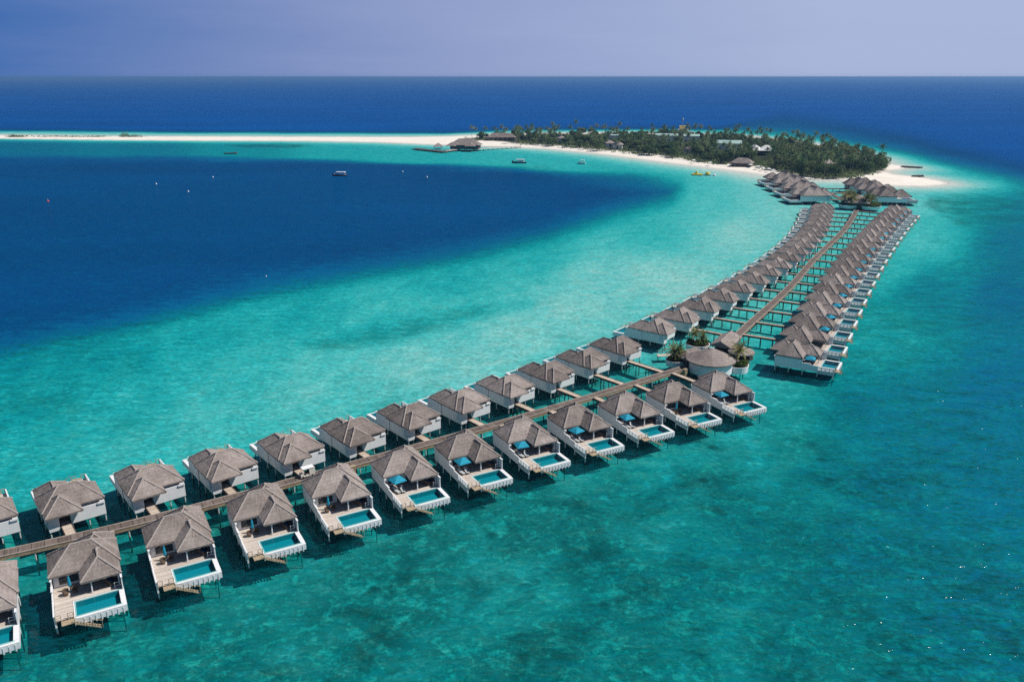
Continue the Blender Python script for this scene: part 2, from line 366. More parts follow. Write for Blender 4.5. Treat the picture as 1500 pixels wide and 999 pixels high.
def grid():
    rows = np.concatenate([np.arange(114.4, 116, 0.4), np.arange(116, 290, 1.0), np.arange(290, 600, 2.0), np.arange(600, 1140, 3.0)])
    ang_down = PITCH + np.arctan((rows - CY) / FPX)
    rad = H / np.tan(ang_down)
    rad = np.concatenate([rad, [70, 50, 30, 12]])
    az = np.concatenate([np.linspace(-0.68, 0.68, 640), np.linspace(0.68, 2 * PI - 0.68, 80)[1:-1]])
    return rad, az
def bed(X, Y):
    wv = np.maximum(Y * CP + H * SP, 1.0)
    px = CX + FPX * X / wv; py = CY - FPX * (Y * SP - H * CP) / wv
    px = np.clip(px, -1400, 3800); py = np.where(Y > 20, np.clip(py, 113.2, 1200), 1200)
    wx = (vnoise(X, Y, 60, 1) - .5) * 2 * np.clip(60 * FPX / (wv * 4), 0, 4); wy = (vnoise(X, Y, 45, 2) - .5) * 2 * np.clip(45 * FPX * 75 / (wv * wv * 3), 0, 3)
    num = np.zeros(px.shape); rf = np.zeros(px.shape); den = np.zeros(px.shape)
    for cx, cy, d, rr in CTRL:
        q = ((px - cx) ** 2 + ((py - cy) * 1.6) ** 2 + 900.0) ** -1.7
        num += q * d; rf += q * rr; den += q
    D = num / den; Rf = rf / den
    # distances in the picture's own scale keep the drop-offs as wide as they look on the water
    b = sdist(px + wx, py * 1.0 + wy, BASIN_PX)
    soft = np.clip((py - 255) * .25, 5.0, 26) + np.clip((px - 780) / 240, 0, 1) * np.clip((py - 240) / 20, 0, 1) * 26
    bz = sstep(-soft * .9, soft * 1.9, b) ** 1.25
    o = sdist(px + wx * .4, py + wy * .5, OCEAN_PX)
    so_ = np.clip((px - 1050) / 100, 0, 1) * 20 + 3; oz = sstep(-so_ * .6, so_ * 2.0, o) ** 1.6
    D = np.where((py < 202) & (px < 1000), np.minimum(D, 1.4), D)
    D = D * (1 - bz) + 30 * bz; Rf = Rf * (1 - np.maximum(bz, oz))
    D = D * (1 - oz) + 60 * oz
    # seagrass streak on the pale shelf
    s = sdist(px + wx, py + wy, [(778, 441), (700, 447), (600, 462), (520, 478), (440, 500), (470, 508), (560, 497), (660, 472), (730, 452)])
    Rf = np.maximum(Rf, 0.42 * sstep(-12, 9, s)); D = D + 0.9 * sstep(-14, 8, s) * (1 - bz)
    s = sdist(px, py, [(1360, 286), (1420, 282), (1500, 290), (1560, 330), (1400, 330), (1352, 300)]); Rf = np.maximum(Rf, 0.6 * sstep(-8, 8, s))
    s = sdist(px, py, [(330, 212.5), (400, 211), (470, 213), (430, 216), (360, 216)]); Rf = np.maximum(Rf, 0.8 * sstep(-3, 2, s))
    s = sdist(px, py, [(690, 243), (800, 240), (850, 262), (760, 270), (700, 256)]); Rf = np.maximum(Rf, 0.5 * sstep(-5, 5, s) * (1 - bz))
    land = sdist(X, Y, LAND)
    shore = np.where(px > 1240, 60.0, 75.0)
    D = D * sstep(0, 1, np.clip(-land / shore, 0, 1)) ** 0.8 + 0.08
    D = np.minimum(D, 60.0); dz = np.where(land > 0, np.minimum(0.05 * land + 0.02, np.where(X < -60, 0.7, 1.5) + 0.5 * vnoise(X, Y, 40, 5)), -(np.minimum(D, 3.0) + 0.06 * np.clip(D - 3.0, 0, 27.0)) * np.clip((1.75 * H / np.hypot(X, Y).clip(1.0)) ** 1.25, 0.04, 1.0))   # the bed looks raised under water seen at a low angle
    veg = sstep(-6, 10, sdist(X, Y, WOOD) + 12 * (vnoise(X, Y, 14, 9) - .5))
    return dz, np.maximum(D, 0.0), Rf, veg
def polar_sheet(name, rad, az, zfun, attrs, mat):
    nr, na = len(rad), len(az)
    A, Rr = np.meshgrid(az, rad); X = (Rr * np.sin(A)).ravel(); Y = (Rr * np.cos(A)).ravel()
    Z, at = zfun(X, Y)
    v = np.column_stack([X, Y, Z]); v = np.vstack([v, [[0, 0, float(Z[-1])]]])
    i = np.arange(nr - 1)[:, None] * na + np.arange(na)[None, :]; j = np.arange(nr - 1)[:, None] * na + (np.arange(na)[None, :] + 1) % na
    q = np.stack([i, i + na, j + na, j], -1).reshape(-1, 4)[:, ::-1]
    last = (nr - 1) * na; k = np.arange(na); tri = np.column_stack([np.full(na, nr * na), last + (k + 1) % na, last + k])[:, ::-1]
    me = bpy.data.meshes.new(name); nl = q.size + tri.size
    me.vertices.add(len(v)); me.vertices.foreach_set('co', v.ravel())
    me.loops.add(nl); me.loops.foreach_set('vertex_index', np.concatenate([q.ravel(), tri.ravel()]).astype(np.int32))
    npoly = len(q) + len(tri); me.polygons.add(npoly)
    starts = np.concatenate([np.arange(len(q)) * 4, len(q) * 4 + np.arange(len(tri)) * 3]).astype(np.int32)
    me.polygons.foreach_set('loop_start', starts)
    me.update(calc_edges=True); me.validate()
    me.polygons.foreach_set('use_smooth', np.ones(npoly, bool))
    for nme, a in at.items():
        t = me.attributes.new(nme, 'FLOAT', 'POINT'); t.data.foreach_set('value', np.concatenate([a, a[-1:]]).astype(np.float32))
    me.materials.append(mat); return obj(name, me)

def water_materials():
    g = N('sea_bed'); P = g.pos(); reef = g.attr('reef'); veg = g.attr('veg')
    patch = g.noise(P, 0.05, 5, 0.62, 0.6); mid = g.noise(P, 0.27, 5, 0.66, 0.8); fine = g.noise(P, 0.95, 4, 0.72, 0.6)
    caustic = g.noise(g.mapping(P, (1, 1.4, 1), (0, 0, 0.5)), 0.42, 4, 0.62, 1.6)  # network of light focused by the waves, painted into the sand colour
    t = g.math('ADD', g.math('MULTIPLY', patch, 0.42), g.math('ADD', g.math('MULTIPLY', mid, 0.48), g.math('MULTIPLY', fine, 0.30)))   # about .6 mean
    # how much of the bed is reef here
    cover = g.math('ADD', g.math('MULTIPLY', g.math('SUBTRACT', t, 0.60), 5.5), g.math('SUBTRACT', g.math('MULTIPLY', reef, 1.5), 0.42))
    cover = g.rng(cover, -0.1, 0.9, 0, 1)
    sand = g.ramp(caustic, [(0.36, (0.42, 0.40, 0.365)), (0.5, (0.565, 0.535, 0.485)), (0.66, (0.73, 0.70, 0.65))])
    rock = g.ramp(g.math('ADD', g.math('MULTIPLY', mid, 0.6), g.math('MULTIPLY', fine, 0.45)), [(0.36, (0.022, 0.042, 0.038)), (0.52, (0.14, 0.19, 0.16)), (0.66, (0.44, 0.50, 0.41))])
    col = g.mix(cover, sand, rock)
    vo = g.n('TexVoronoi'); g.t.links.new(P, vo.inputs['Vector']); vo.inputs['Scale'].default_value = 0.14; vo.inputs['Randomness'].default_value = 1.0
    head = g.rng(g.math('ADD', vo.outputs['Distance'], g.math('MULTIPLY', mid, 0.35)), 0.25, 0.38, 1, 0)
    head = g.math('MULTIPLY', g.math('MULTIPLY', head, g.rng(patch, 0.47, 0.55)), g.rng(reef, 0.25, 0.7, 0, 0.8))
    col = g.mix(head, col, (0.03, 0.05, 0.04))
    blot = g.rng(g.noise(P, 0.085, 6, 0.68, 0.7), 0.50, 0.64)
    col = g.mix(g.math('MULTIPLY', blot, g.rng(reef, 0.4, 0.95, 0, 0.72)), col, (0.02, 0.04, 0.034))
    dry = g.ramp(g.noise(P, 0.15, 5, 0.6), [(0.3, (0.74, 0.68, 0.60)), (0.7, (0.86, 0.81, 0.73))])
    sp = g.n('SeparateXYZ'); g.t.links.new(P, sp.inputs[0])
    col = g.mix(g.rng(sp.outputs[2], 0.0, 0.25), col, dry)
    col = g.mix(veg, col, (0.045, 0.055, 0.028))
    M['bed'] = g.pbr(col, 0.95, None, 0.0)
    g = N('sea_water'); P = g.pos(); d = g.attr('depth')
    wv = g.mapping(P, (1.0, 2.3, 1.0), (0, 0, R(-14)))
    w1 = g.noise(wv, 0.13, 4, 0.6, 0.6); w2 = g.noise(wv, 0.62, 4, 0.62, 0.5)
    w3 = g.noise(wv, 0.7, 1.2, 0.5, 0.4)
    hgt = g.math('ADD', g.math('MULTIPLY', g.noise(wv, 0.13, 1.5, 0.5, 0.6), 1.4), g.math('ADD', g.math('MULTIPLY', w3, 0.46), g.math('MULTIPLY', g.noise(wv, 0.035, 3, 0.6, 0.4), 3.2)))
    crest = g.math('ADD', g.math('MULTIPLY', w1, 0.55), g.math('MULTIPLY', w2, 0.75))
    d = g.math('MULTIPLY', d, g.rng(crest, 0.48, 0.82, 1.5, 0.5))  # wave-focused light and reflection streaks, painted by varying the tint depth
    cb = g.n('CombineXYZ')
    for i, k in enumerate((0.62, 0.068, 0.052)):
        g.t.links.new(g.math('POWER', 2.71828, g.math('MULTIPLY', d, -k)), cb.inputs[i])
    tr = g.n('BsdfTransparent'); g.t.links.new(cb.outputs[0], tr.inputs[0])
    scat = g.math('SUBTRACT', 1.0, g.math('POWER', 2.71828, g.math('MULTIPLY', g.math('POWER', g.math('DIVIDE', d, 9.0), 2.0), -1.0)))
    scol = g.ramp(g.math('DIVIDE', d, 60.0), [(0.0, (0.0, 0.20, 0.20)), (0.07, (0.0, 0.235, 0.30)), (0.12, (0.0, 0.205, 0.34)), (0.18, (0.0, 0.125, 0.265)), (0.30, (0.0, 0.072, 0.19)), (0.5, (0.0, 0.049, 0.150)), (1.0, (0.0, 0.066, 0.265))])
    sheen = g.rng(g.noise(g.mapping(P, (.35, 1, 1), (0, 0, R(-8))), 0.006, 5, 0.6), 0.3, 0.7, 0.86, 1.14)  # patches of wind sheen, painted as tone in the scatter colour
    vs_ = g.n('VectorMath', operation='SCALE'); g.t.links.new(scol, vs_.inputs[0]); g.t.links.new(sheen, vs_.inputs['Scale'])
    df = g.n('BsdfDiffuse'); g.t.links.new(vs_.outputs[0], df.inputs[0])
    m1 = g.n('MixShader'); g.t.links.new(scat, m1.inputs[0]); g.t.links.new(tr.outputs[0], m1.inputs[1]); g.t.links.new(df.outputs[0], m1.inputs[2])
    nb = g.bump(hgt, 0.75, 0.8)
    fr = g.n('Fresnel'); fr.inputs[0].default_value = 1.33; g.t.links.new(nb, fr.inputs['Normal'])
    gl = g.n('BsdfGlossy'); gl.inputs['Roughness'].default_value = 0.055; g.t.links.new(nb, gl.inputs['Normal'])
    m2 = g.n('MixShader'); g.t.links.new(g.math('MINIMUM', g.math('MULTIPLY', fr.outputs[0], 0.13), 0.035), m2.inputs[0])
    g.t.links.new(m1.outputs[0], m2.inputs[1]); g.t.links.new(gl.outputs[0], m2.inputs[2])
    g.t.links.new(nb, df.inputs['Normal'])
    g.t.links.new(m2.outputs[0], g.o.inputs[0]); M['sea'] = g.m
water_materials()
RAD, AZ = grid()
_c = {}
def bed_fun(X, Y):
    _c['b'] = bed(X, Y); z, d, rf, v = _c['b']; return z, {'reef': rf, 'veg': v}
def sea_fun(X, Y):
    z, d, rf, v = _c['b']; return np.zeros(X.shape), {'depth': d}
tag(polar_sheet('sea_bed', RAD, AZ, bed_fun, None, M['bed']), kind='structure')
tag(polar_sheet('sea', RAD, AZ, sea_fun, None, M['sea']), kind='structure')

# ------------------------------------------------------------------ roofs
def hip(mb, x0, x1, y0, y1, z, pitch, nx=10, thick=0.28, fringe=0.10, over=0.0):
    """hip roof as a grid: height = pitch * distance to the nearest eave; ragged thatch edge"""
    xs = np.linspace(x0, x1, nx + 1); ny = max(4, int(round(nx * (y1 - y0) / (x1 - x0)))); ys = np.linspace(y0, y1, ny + 1)
    half = min(x1 - x0, y1 - y0) / 2
    # add lines at the hips' end so ridges stay sharp
    def faces4():
        cx0, cx1, cy0, cy1 = x0 + half, x1 - half, y0 + half, y1 - half
        zr = z + pitch * half
        a, b, c, d = Vector((x0, y0, z)), Vector((x1, y0, z)), Vector((x1, y1, z)), Vector((x0, y1, z))
        if (x1 - x0) >= (y1 - y0): r0, r1 = Vector((cx0, cy0, zr)), Vector((cx1, cy0, zr)); return [(a, b, r1, r0), (c, d, r0, r1), (b, c, r1, r1), (d, a, r0, r0)], (r0, r1), ((a, r0), (d, r0), (b, r1), (c, r1))
        r0, r1 = Vector((cx0, cy0, zr)), Vector((cx0, cy1, zr)); return [(a, b, r0, r0), (c, d, r1, r1), (b, c, r1, r0), (d, a, r0, r1)], (r0, r1), ((a, r0), (b, r0), (d, r1), (c, r1))
    F, ridge, hips = faces4()
    for p, q, r_, s_ in F:
        nu = max(6, int((q - p).length / 0.45)); nv = 7; base = len(mb.v); vs = []; fs = []
        nrm = (q - p).cross(s_ - p).normalized()
        for j in range(nv + 1):
            t = j / nv
            for i in range(nu + 1):
                u = i / nu; pt = (p.lerp(q, u)).lerp(s_.lerp(r_, u), t)
                inner = 0 < i < nu and 0 < j < nv
                if inner: pt = pt + nrm * random.uniform(-0.045, 0.045)
                vs.append(pt)
        for j in range(nv):
            for i in range(nu):
                k = j * (nu + 1) + i; fs.append((k, k + 1, k + nu + 2, k + nu + 1))
        # ragged eave skirt
        o = len(vs)
        for i in range(nu + 1):
            e = random.uniform(-fringe, fringe * .5) if 0 < i < nu else -fringe * .3
            vs.append(Vector((vs[i].x, vs[i].y, z - thick + e)))
        for i in range(nu): fs.append((o + i, o + i + 1, i + 1, i))
        mb.add(vs, fs)
    mb.quad((x0, y0, z - thick * .8), (x0, y1, z - thick * .8), (x1, y1, z - thick * .8), (x1, y0, z - thick * .8))
    return ridge, hips

# ------------------------------------------------------------------ the villa
# local frame: x along the row (0 left of someone looking from the pool), y from the pool edge (0) towards the jetty
def make_villa(sx=1.0, sy=1.0, big=False):
    root = empty('water_villa')
    X = lambda v: v * sx
    Y = lambda v: v * sy
    ZD = 2.3
    b = MB()                                                   # rooms
    b.box(X(.42), X(9.28), Y(9.0), Y(14.3), 1.62, 4.75)
    b.box(X(7.6), X(9.28), Y(14.3) + .003, Y(16.4), 1.622, 4.7)
    wall = b.build('wall', M['white'], root)
    d = MB(); d.box(X(5.75), X(7.55), Y(14.303), Y(14.45), 1.7, 4.6); d.build('entrance_recess', M['door'], root)
    # roof
    rb = MB(); rc = MB(); ez = 4.75
    parts = [hip(rb, X(-.06), X(9.76), Y(8.1), Y(15.0), ez, .80), hip(rb, X(4.0), X(9.52), Y(4.5), Y(12.6), ez - .06, .74), hip(rb, X(3.85), X(9.64), Y(11.2), Y(17.4), ez - .03, .78)]
    if big: parts.append(hip(rb, X(.6), X(5.6), Y(2.2), Y(9.4), ez - .1, .7))
    roof = rb.build('roof', M['thatch'], root)
    for ridge, hips in parts:
        pts = [ridge] + list(hips)
        for p, q in pts:
            if (Vector(p) - Vector(q)).length > .3:
                L = (Vector(q) - Vector(p)).length; n = max(2, int(L / .5))
                for i in range(n):
                    a_ = Vector(p).lerp(Vector(q), i / n); b_ = Vector(p).lerp(Vector(q), (i + 1.05) / n)
                    rc.bar(a_ + Vector((0, 0, .0)), b_ + Vector((0, 0, .03)), random.uniform(.12, .17), 6)
    rc.build('ridge_cap', M['ridge'], roof)
    # deck
    dk = MB(); dk.box(X(.32), X(9.25), Y(4.15), Y(9.0) - .003, ZD - .18, ZD); dk.box(X(.32), X(2.62), 0, Y(4.147), ZD - .18, ZD)
    dk.build('deck', M['deck'], root)
    # privacy walls left and right, stepped tops
    p = MB()
    p.box(X(.12), X(.30), Y(8.2), Y(15.1), 1.6, 4.3); p.box(X(.12), X(.30), Y(6.3), Y(8.197), 1.6, 3.5); p.box(X(.12), X(.30), Y(4.2), Y(6.297), 1.6, 3.25)
    p.box(X(.06), X(.36), Y(7.6), Y(8.25), 4.303, 4.38); p.box(X(.06), X(.36), Y(6.0), Y(7.597), 3.503, 3.58)
    p.build('privacy_wall', M['white'], root)
    p = MB(); p.box(X(9.26), X(9.42), Y(3.6), Y(9.0) - .003, 1.6, 4.4); p.box(X(9.2), X(9.48), Y(3.5), Y(4.9), 4.403, 4.48); p.build('privacy_wall', M['white'], root)
    p = MB(); p.box(X(.12), X(5.7), Y(15.1) + .003, Y(15.28), 1.6, 4.05); p.box(X(.12), X(1.3), Y(15.28) + .003, Y(15.5), 3.9, 4.2)
    p.box(X(.30) + .003, X(.9), Y(14.9), Y(15.1), 3.95, 4.25); p.build('garden_wall', M['white'], root)
    # white slatted fence along the lower deck
    f = MB()
    for i in range(5):
        y = Y(.15) + i * (Y(4.05)) / 4; f.box(X(.12), X(.30), y - .06 + .001 * i, y + .055, 1.5, 3.08)
    f.box(X(.10), X(.32), Y(.12), Y(4.19), 3.083, 3.14); f.box(X(.14), X(.29), Y(.12), Y(4.19), 1.25, 1.497); fo = f.build('fence', M['white'], root)
    for i in range(4):
        y = Y(.15) + i * (Y(4.05)) / 4; f = MB(); f.quad((X(.21), y + .07, 1.5), (X(.21), y + Y(4.05) / 4 - .07, 1.5), (X(.21), y + Y(4.05) / 4 - .07, 3.07), (X(.21), y + .07, 3.07)); f.build('panel', M['panel'], fo)
    # pool
    ps = MB(); x0, x1, y0, y1 = X(2.66), X(9.45), Y(-.55), Y(4.05); a0, a1, c0, c1 = X(3.0), X(8.75), Y(.05), Y(3.72); zt, zb = ZD + .04, 1.25
    ps.box(x0, x1, y0, c0, zb, zt - .06); ps.box(x0, x1, c1, y1, zb, zt); ps.box(x0, a0, c0 + .001, c1 - .001, zb, zt); ps.box(a1, x1, c0 + .001, c1 - .001, zb, zt)
    ps.box(a0, a1, c0, c1, zb - .1, zb - .003)
    pool = ps.build('pool', M['white'], root)
    tl = MB(); e = .004
    tl.quad((a0 + e, c0 + e, zb + .1), (a1 - e, c0 + e, zb + .1), (a1 - e, c1 - e, zb + .1), (a0 + e, c1 - e, zb + .1))
    for q in (((a0 + e, c0 + e), (a1 - e, c0 + e)), ((a1 - e, c0 + e), (a1 - e, c1 - e)), ((a1 - e, c1 - e), (a0 + e, c1 - e)), ((a0 + e, c1 - e), (a0 + e, c0 + e))):
        (ax, ay), (bx, by) = q; tl.quad((ax, ay, zb + .1), (ax, ay, zt - .065), (bx, by, zt - .065), (bx, by, zb + .1))
    tl.build('tile_lining', M['tile'], pool)
    rm = MB(); k = .16
    rm.box(a0 - k, a1 + k, c0 - k, c0 - .002, zt - .055, zt + .015); rm.box(a0 - k, a0 - .002, c0, c1, zt + .003, zt + .016); rm.box(a0 - k, a1 + k, c1 + .002, c1 + k, zt + .003, zt + .017)
    rm.build('tile_rim', M['tile_rim'], pool)
    wm = MB(); wm.quad((a0 + .006, c0 + .006, zt - .10), (a1 - .006, c0 + .006, zt - .10), (a1 - .006, c1 - .006, zt - .10), (a0 + .006, c1 - .006, zt - .10)); wm.build('pool_water', M['pool'], pool)
    jo = MB()
    for i in range(8):
        x = X(3.9) + i * X(.72); jo.box(x - .09, x + .09, y0 - .06, y0 - .003, 1.02, zt - .3); jo.box(x - .09, x + .09, y0 - .05, y1, 1.0, zb - .11)
    jo.build('pool_joist', M['white'], pool)
    # steps down to the water
    st = MB(); st.box(X(1.0), X(2.64), -1.15, -.003, 2.02, 2.14)
    n = 9
    for i in range(n):
        t = i / n; x = X(2.7) + i * .34; z = 1.95 - i * .2
        st.box(x, x + .20, -1.16, -.66, z - .05, z)
    st.plank((X(2.64), -1.2, 1.95), (X(2.7) + n * .34, -1.2, .15), .05, .2); st.plank((X(2.64), -.62, 1.95), (X(2.7) + n * .34, -.62, .15), .05, .2)
    st.build('steps', M['step'], root)
    for xa, xb in ((X(.34), X(1.0)), (X(1.9), X(2.6))):
        ra = MB()
        for x in (xa, xb): ra.bar((x, -.04, 1.9), (x, -.04, 3.17), .05, 5)
        ra.plank((xa - .05, -.04, 3.2), (xb + .05, -.04, 3.2), .1, .06); ra.plank((xa, -.04, 2.75), (xb, -.04, 2.75), .05, .05); ra.build('railing', M['step'], root)
    ra = MB()
    ra.plank((X(2.6), -1.22, 2.9), (X(2.7) + 3.4, -1.22, 1.25), .07, .06)
    for i in range(4): ra.bar((X(2.65) + i * 1.1, -1.22, 1.6 - i * .5), (X(2.65) + i * 1.1, -1.22, 2.88 - i * .53), .035, 5)
    ra.build('stair_railing', M['step'], root)
    # openings to the deck
    def win(name, x0, x1, z0, z1, mat):
        fr = MB(); y = Y(9.0); fr.box(x0 - .1, x1 + .1, y - .06, y - .003, z0 - .1, z1 + .1); fo = fr.build(name, M['rail'] if mat != 'glass' else M['dark_beam'], root)
        g = MB(); n = max(1, int((x1 - x0) / 1.1)); ww = (x1 - x0) / n
        for i in range(n): g.box(x0 + i * ww + .04, x0 + (i + 1) * ww - .04, y - .08, y - .063, z0, z1)
        g.build('pane', M[mat], fo)
    win('window', X(1.3), X(3.7), 2.75, 4.25, 'glass'); win('glass_door', X(4.7), X(8.8), 2.36, 4.35, 'glass')
    # bathroom window on the outer side near the jetty
    fr = MB(); fr.box(X(9.28) + .003, X(9.28) + .05, Y(14.7), Y(16.0), 2.1, 4.2); fo = fr.build('window', M['white'], root)
    g = MB(); g.box(X(9.28) + .053, X(9.28) + .07, Y(14.8), Y(15.3), 2.3, 4.05); g.box(X(9.28) + .053, X(9.28) + .07, Y(15.4), Y(15.9), 2.3, 4.05); g.build('pane', M['pane'], fo)
    for x in (X(5.35), X(9.0)):
        q = MB(); q.box(x - .09, x + .09, Y(4.9) - .09, Y(4.9) + .09, ZD + .003, 4.55); q.build('porch_post', M['white'], root)
    # a small towel rail on the right of the porch
    q = MB(); q.bar((X(8.3), Y(4.4), ZD), (X(8.3), Y(4.4), 3.3), .04, 5); q.plank((X(8.3), Y(4.4), 3.28), (X(9.4), Y(4.4), 3.28), .06, .06); q.plank((X(8.3), Y(4.4), 2.8), (X(9.4), Y(4.4), 2.8), .06, .05); q.build('porch_rail', M['white'], root)
    # stilts
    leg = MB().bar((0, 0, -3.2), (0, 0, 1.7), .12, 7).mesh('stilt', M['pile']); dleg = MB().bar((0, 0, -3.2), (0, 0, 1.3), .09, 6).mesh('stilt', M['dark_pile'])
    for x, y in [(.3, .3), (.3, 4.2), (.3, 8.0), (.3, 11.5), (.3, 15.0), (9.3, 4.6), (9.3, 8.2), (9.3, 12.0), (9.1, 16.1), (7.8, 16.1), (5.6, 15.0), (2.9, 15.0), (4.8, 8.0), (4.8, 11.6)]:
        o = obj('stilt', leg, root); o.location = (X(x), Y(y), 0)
    for x, y in [(3.4, .7), (6.1, .7), (8.8, .7), (3.4, 3.4), (8.8, 3.4)]:
        o = obj('pool_stilt', dleg, root); o.location = (X(x), Y(y), 0)
    return root

V = make_villa(); VS = snapshot(V)
vused = [0]
def place_villa(anchor, heading, label, group, snap=None, src=None):
    """anchor: world point under the main ridge; heading: direction (radians) the villa's y axis points (towards its jetty)"""
    ay, ax = 11.55, 4.83
    rz = heading - PI / 2
    c, s = math.cos(rz), math.sin(rz)
    if vused[0] == 0: o = V; vused[0] = 1
    else: o = copy_tree(VS)
    o.location = (anchor[0] - (ax * c - ay * s), anchor[1] - (ax * s + ay * c), 0); o.rotation_euler = (0, 0, rz)
    return tag(o, label, 'villa', group)
def local(o, x, y, z=0.0):
    c, s = math.cos(o.rotation_euler[2]), math.sin(o.rotation_euler[2])
    return Vector((o.location[0] + x * c - y * s, o.location[1] + x * s + y * c, z))

def row_fit(pts, n0, n1, z=7.5, step=None):
    """smooth curve through the photo's ridge points; returns points and tangents for indices n0..n1"""
    P = np.array([G(a, b, z)[:2] for a, b in pts])
    if step:
        L = np.concatenate([[0], np.cumsum(np.hypot(*np.diff(P, axis=0).T))]) / step
    else: L = np.arange(len(P), dtype=float)
    deg = 2
    fx, fy = np.polyfit(L, P[:, 0], deg), np.polyfit(L, P[:, 1], deg)
    res = []
    for i in range(n0, n1 + 1):
        res.append((Vector((np.polyval(fx, i), np.polyval(fy, i), 0)), math.atan2(np.polyval(np.polyder(fy), i), np.polyval(np.polyder(fx), i))))
    return res
U_PX = [(100, 703), (216, 689), (330, 659), (427, 637), (526, 614), (604, 592), (677, 571), (744, 548), (806, 527.5), (859.5, 511), (911.6, 495)]
L_PX = [(114, 790), (258, 757), (378, 718), (490, 689), (585, 661), (677, 636), (762, 615), (842, 594.5), (915, 577), (985, 561), (1054, 548)]
R_PX = [(1162, 500), (1176, 479), (1186, 460), (1198, 444), (1210.5, 428), (1216, 414), (1222.6, 401), (1232.5, 389), (1314, 300)]
UL_PX = [(960, 466), (995.6, 450), (1028, 438), (1061, 426), (1082, 413), (1104, 401), (1125, 387), (1143, 372), (1157, 363), (1207.6, 294)]
U_ROW = row_fit(U_PX, -1, 10); L_ROW = row_fit(L_PX, -1, 10)
R_ROW = row_fit(R_PX, 0, 19, step=14.62); UL_ROW = row_fit(UL_PX, 0, 18, step=14.9)
villas_L, villas_U, villas_R, villas_UL = [], [], [], []
for i, (p, a) in enumerate(L_ROW):
    lab = 'thatched pool villa cut off by the left edge in the near row' if i == 0 else f'thatched pool villa facing us, {ORD[i-1]} whole one from the left in the near row'
    villas_L.append(place_villa(p, R(30.5 - .28 * i) + PI / 2, lab, 'pool villas along the near side of the curved jetty'))
for i, (p, a) in enumerate(U_ROW):
    lab = 'thatched villa cut off by the left edge beyond the near jetty' if i == 0 else f'thatched villa seen from its entrance, {ORD[i-1]} whole one from left beyond the near jetty'
    villas_U.append(place_villa(p, R(38 + .4 * i) - PI / 2, lab, 'villas along the lagoon side of the curved jetty'))
for i, (p, a) in enumerate(R_ROW):
    villas_R.append(place_villa(p, a + PI / 2 - R(3), f'thatched pool villa right of the long straight jetty, {ORD[i]} from the round pavilion', 'pool villas along the right side of the straight jetty'))
for i, (p, a) in enumerate(UL_ROW):
    villas_UL.append(place_villa(p, a - PI / 2 + R(3 if i < 8 else 0), f'thatched villa left of the long straight jetty, {ORD[i]} from the round pavilion', 'villas along the left side of the straight jetty'))
# the large villas round the far jetty
B = make_villa(1.9, 1.5, True); BS = snapshot(B); bused = [0]
def place_big(px, py, heading, label):
    q = G(px, py, 7.6); rz = heading - PI / 2; c, s = math.cos(rz), math.sin(rz); ax, ay = 4.83 * 1.9, 11.55 * 1.5
    if bused[0] == 0: o = B; bused[0] = 1
    else: o = copy_tree(BS)
    o.location = (q[0] - (ax * c - ay * s), q[1] - (ax * s + ay * c), 0); o.rotation_euler = (0, 0, rz); o.scale = (1, 1, 1.15)
    return tag(o, label, 'villa', 'large villas at the far end of the jetty')
villas_F = []
for i, (px, py) in enumerate([(1193, 279), (1178, 270.5), (1164, 263.0), (1151, 256.5)]):
    villas_F.append(place_big(px, py, R(3), f'large thatched villa at the far jetty, left side, {ORD[i]} nearest to us'))
for i, (px, py) in enumerate([(1296, 280), (1277, 272.5), (1259, 266)]):
    villas_F.append(place_big(px, py, R(172), f'large thatched villa at the far jetty, right side, {ORD[i]} nearest to us'))

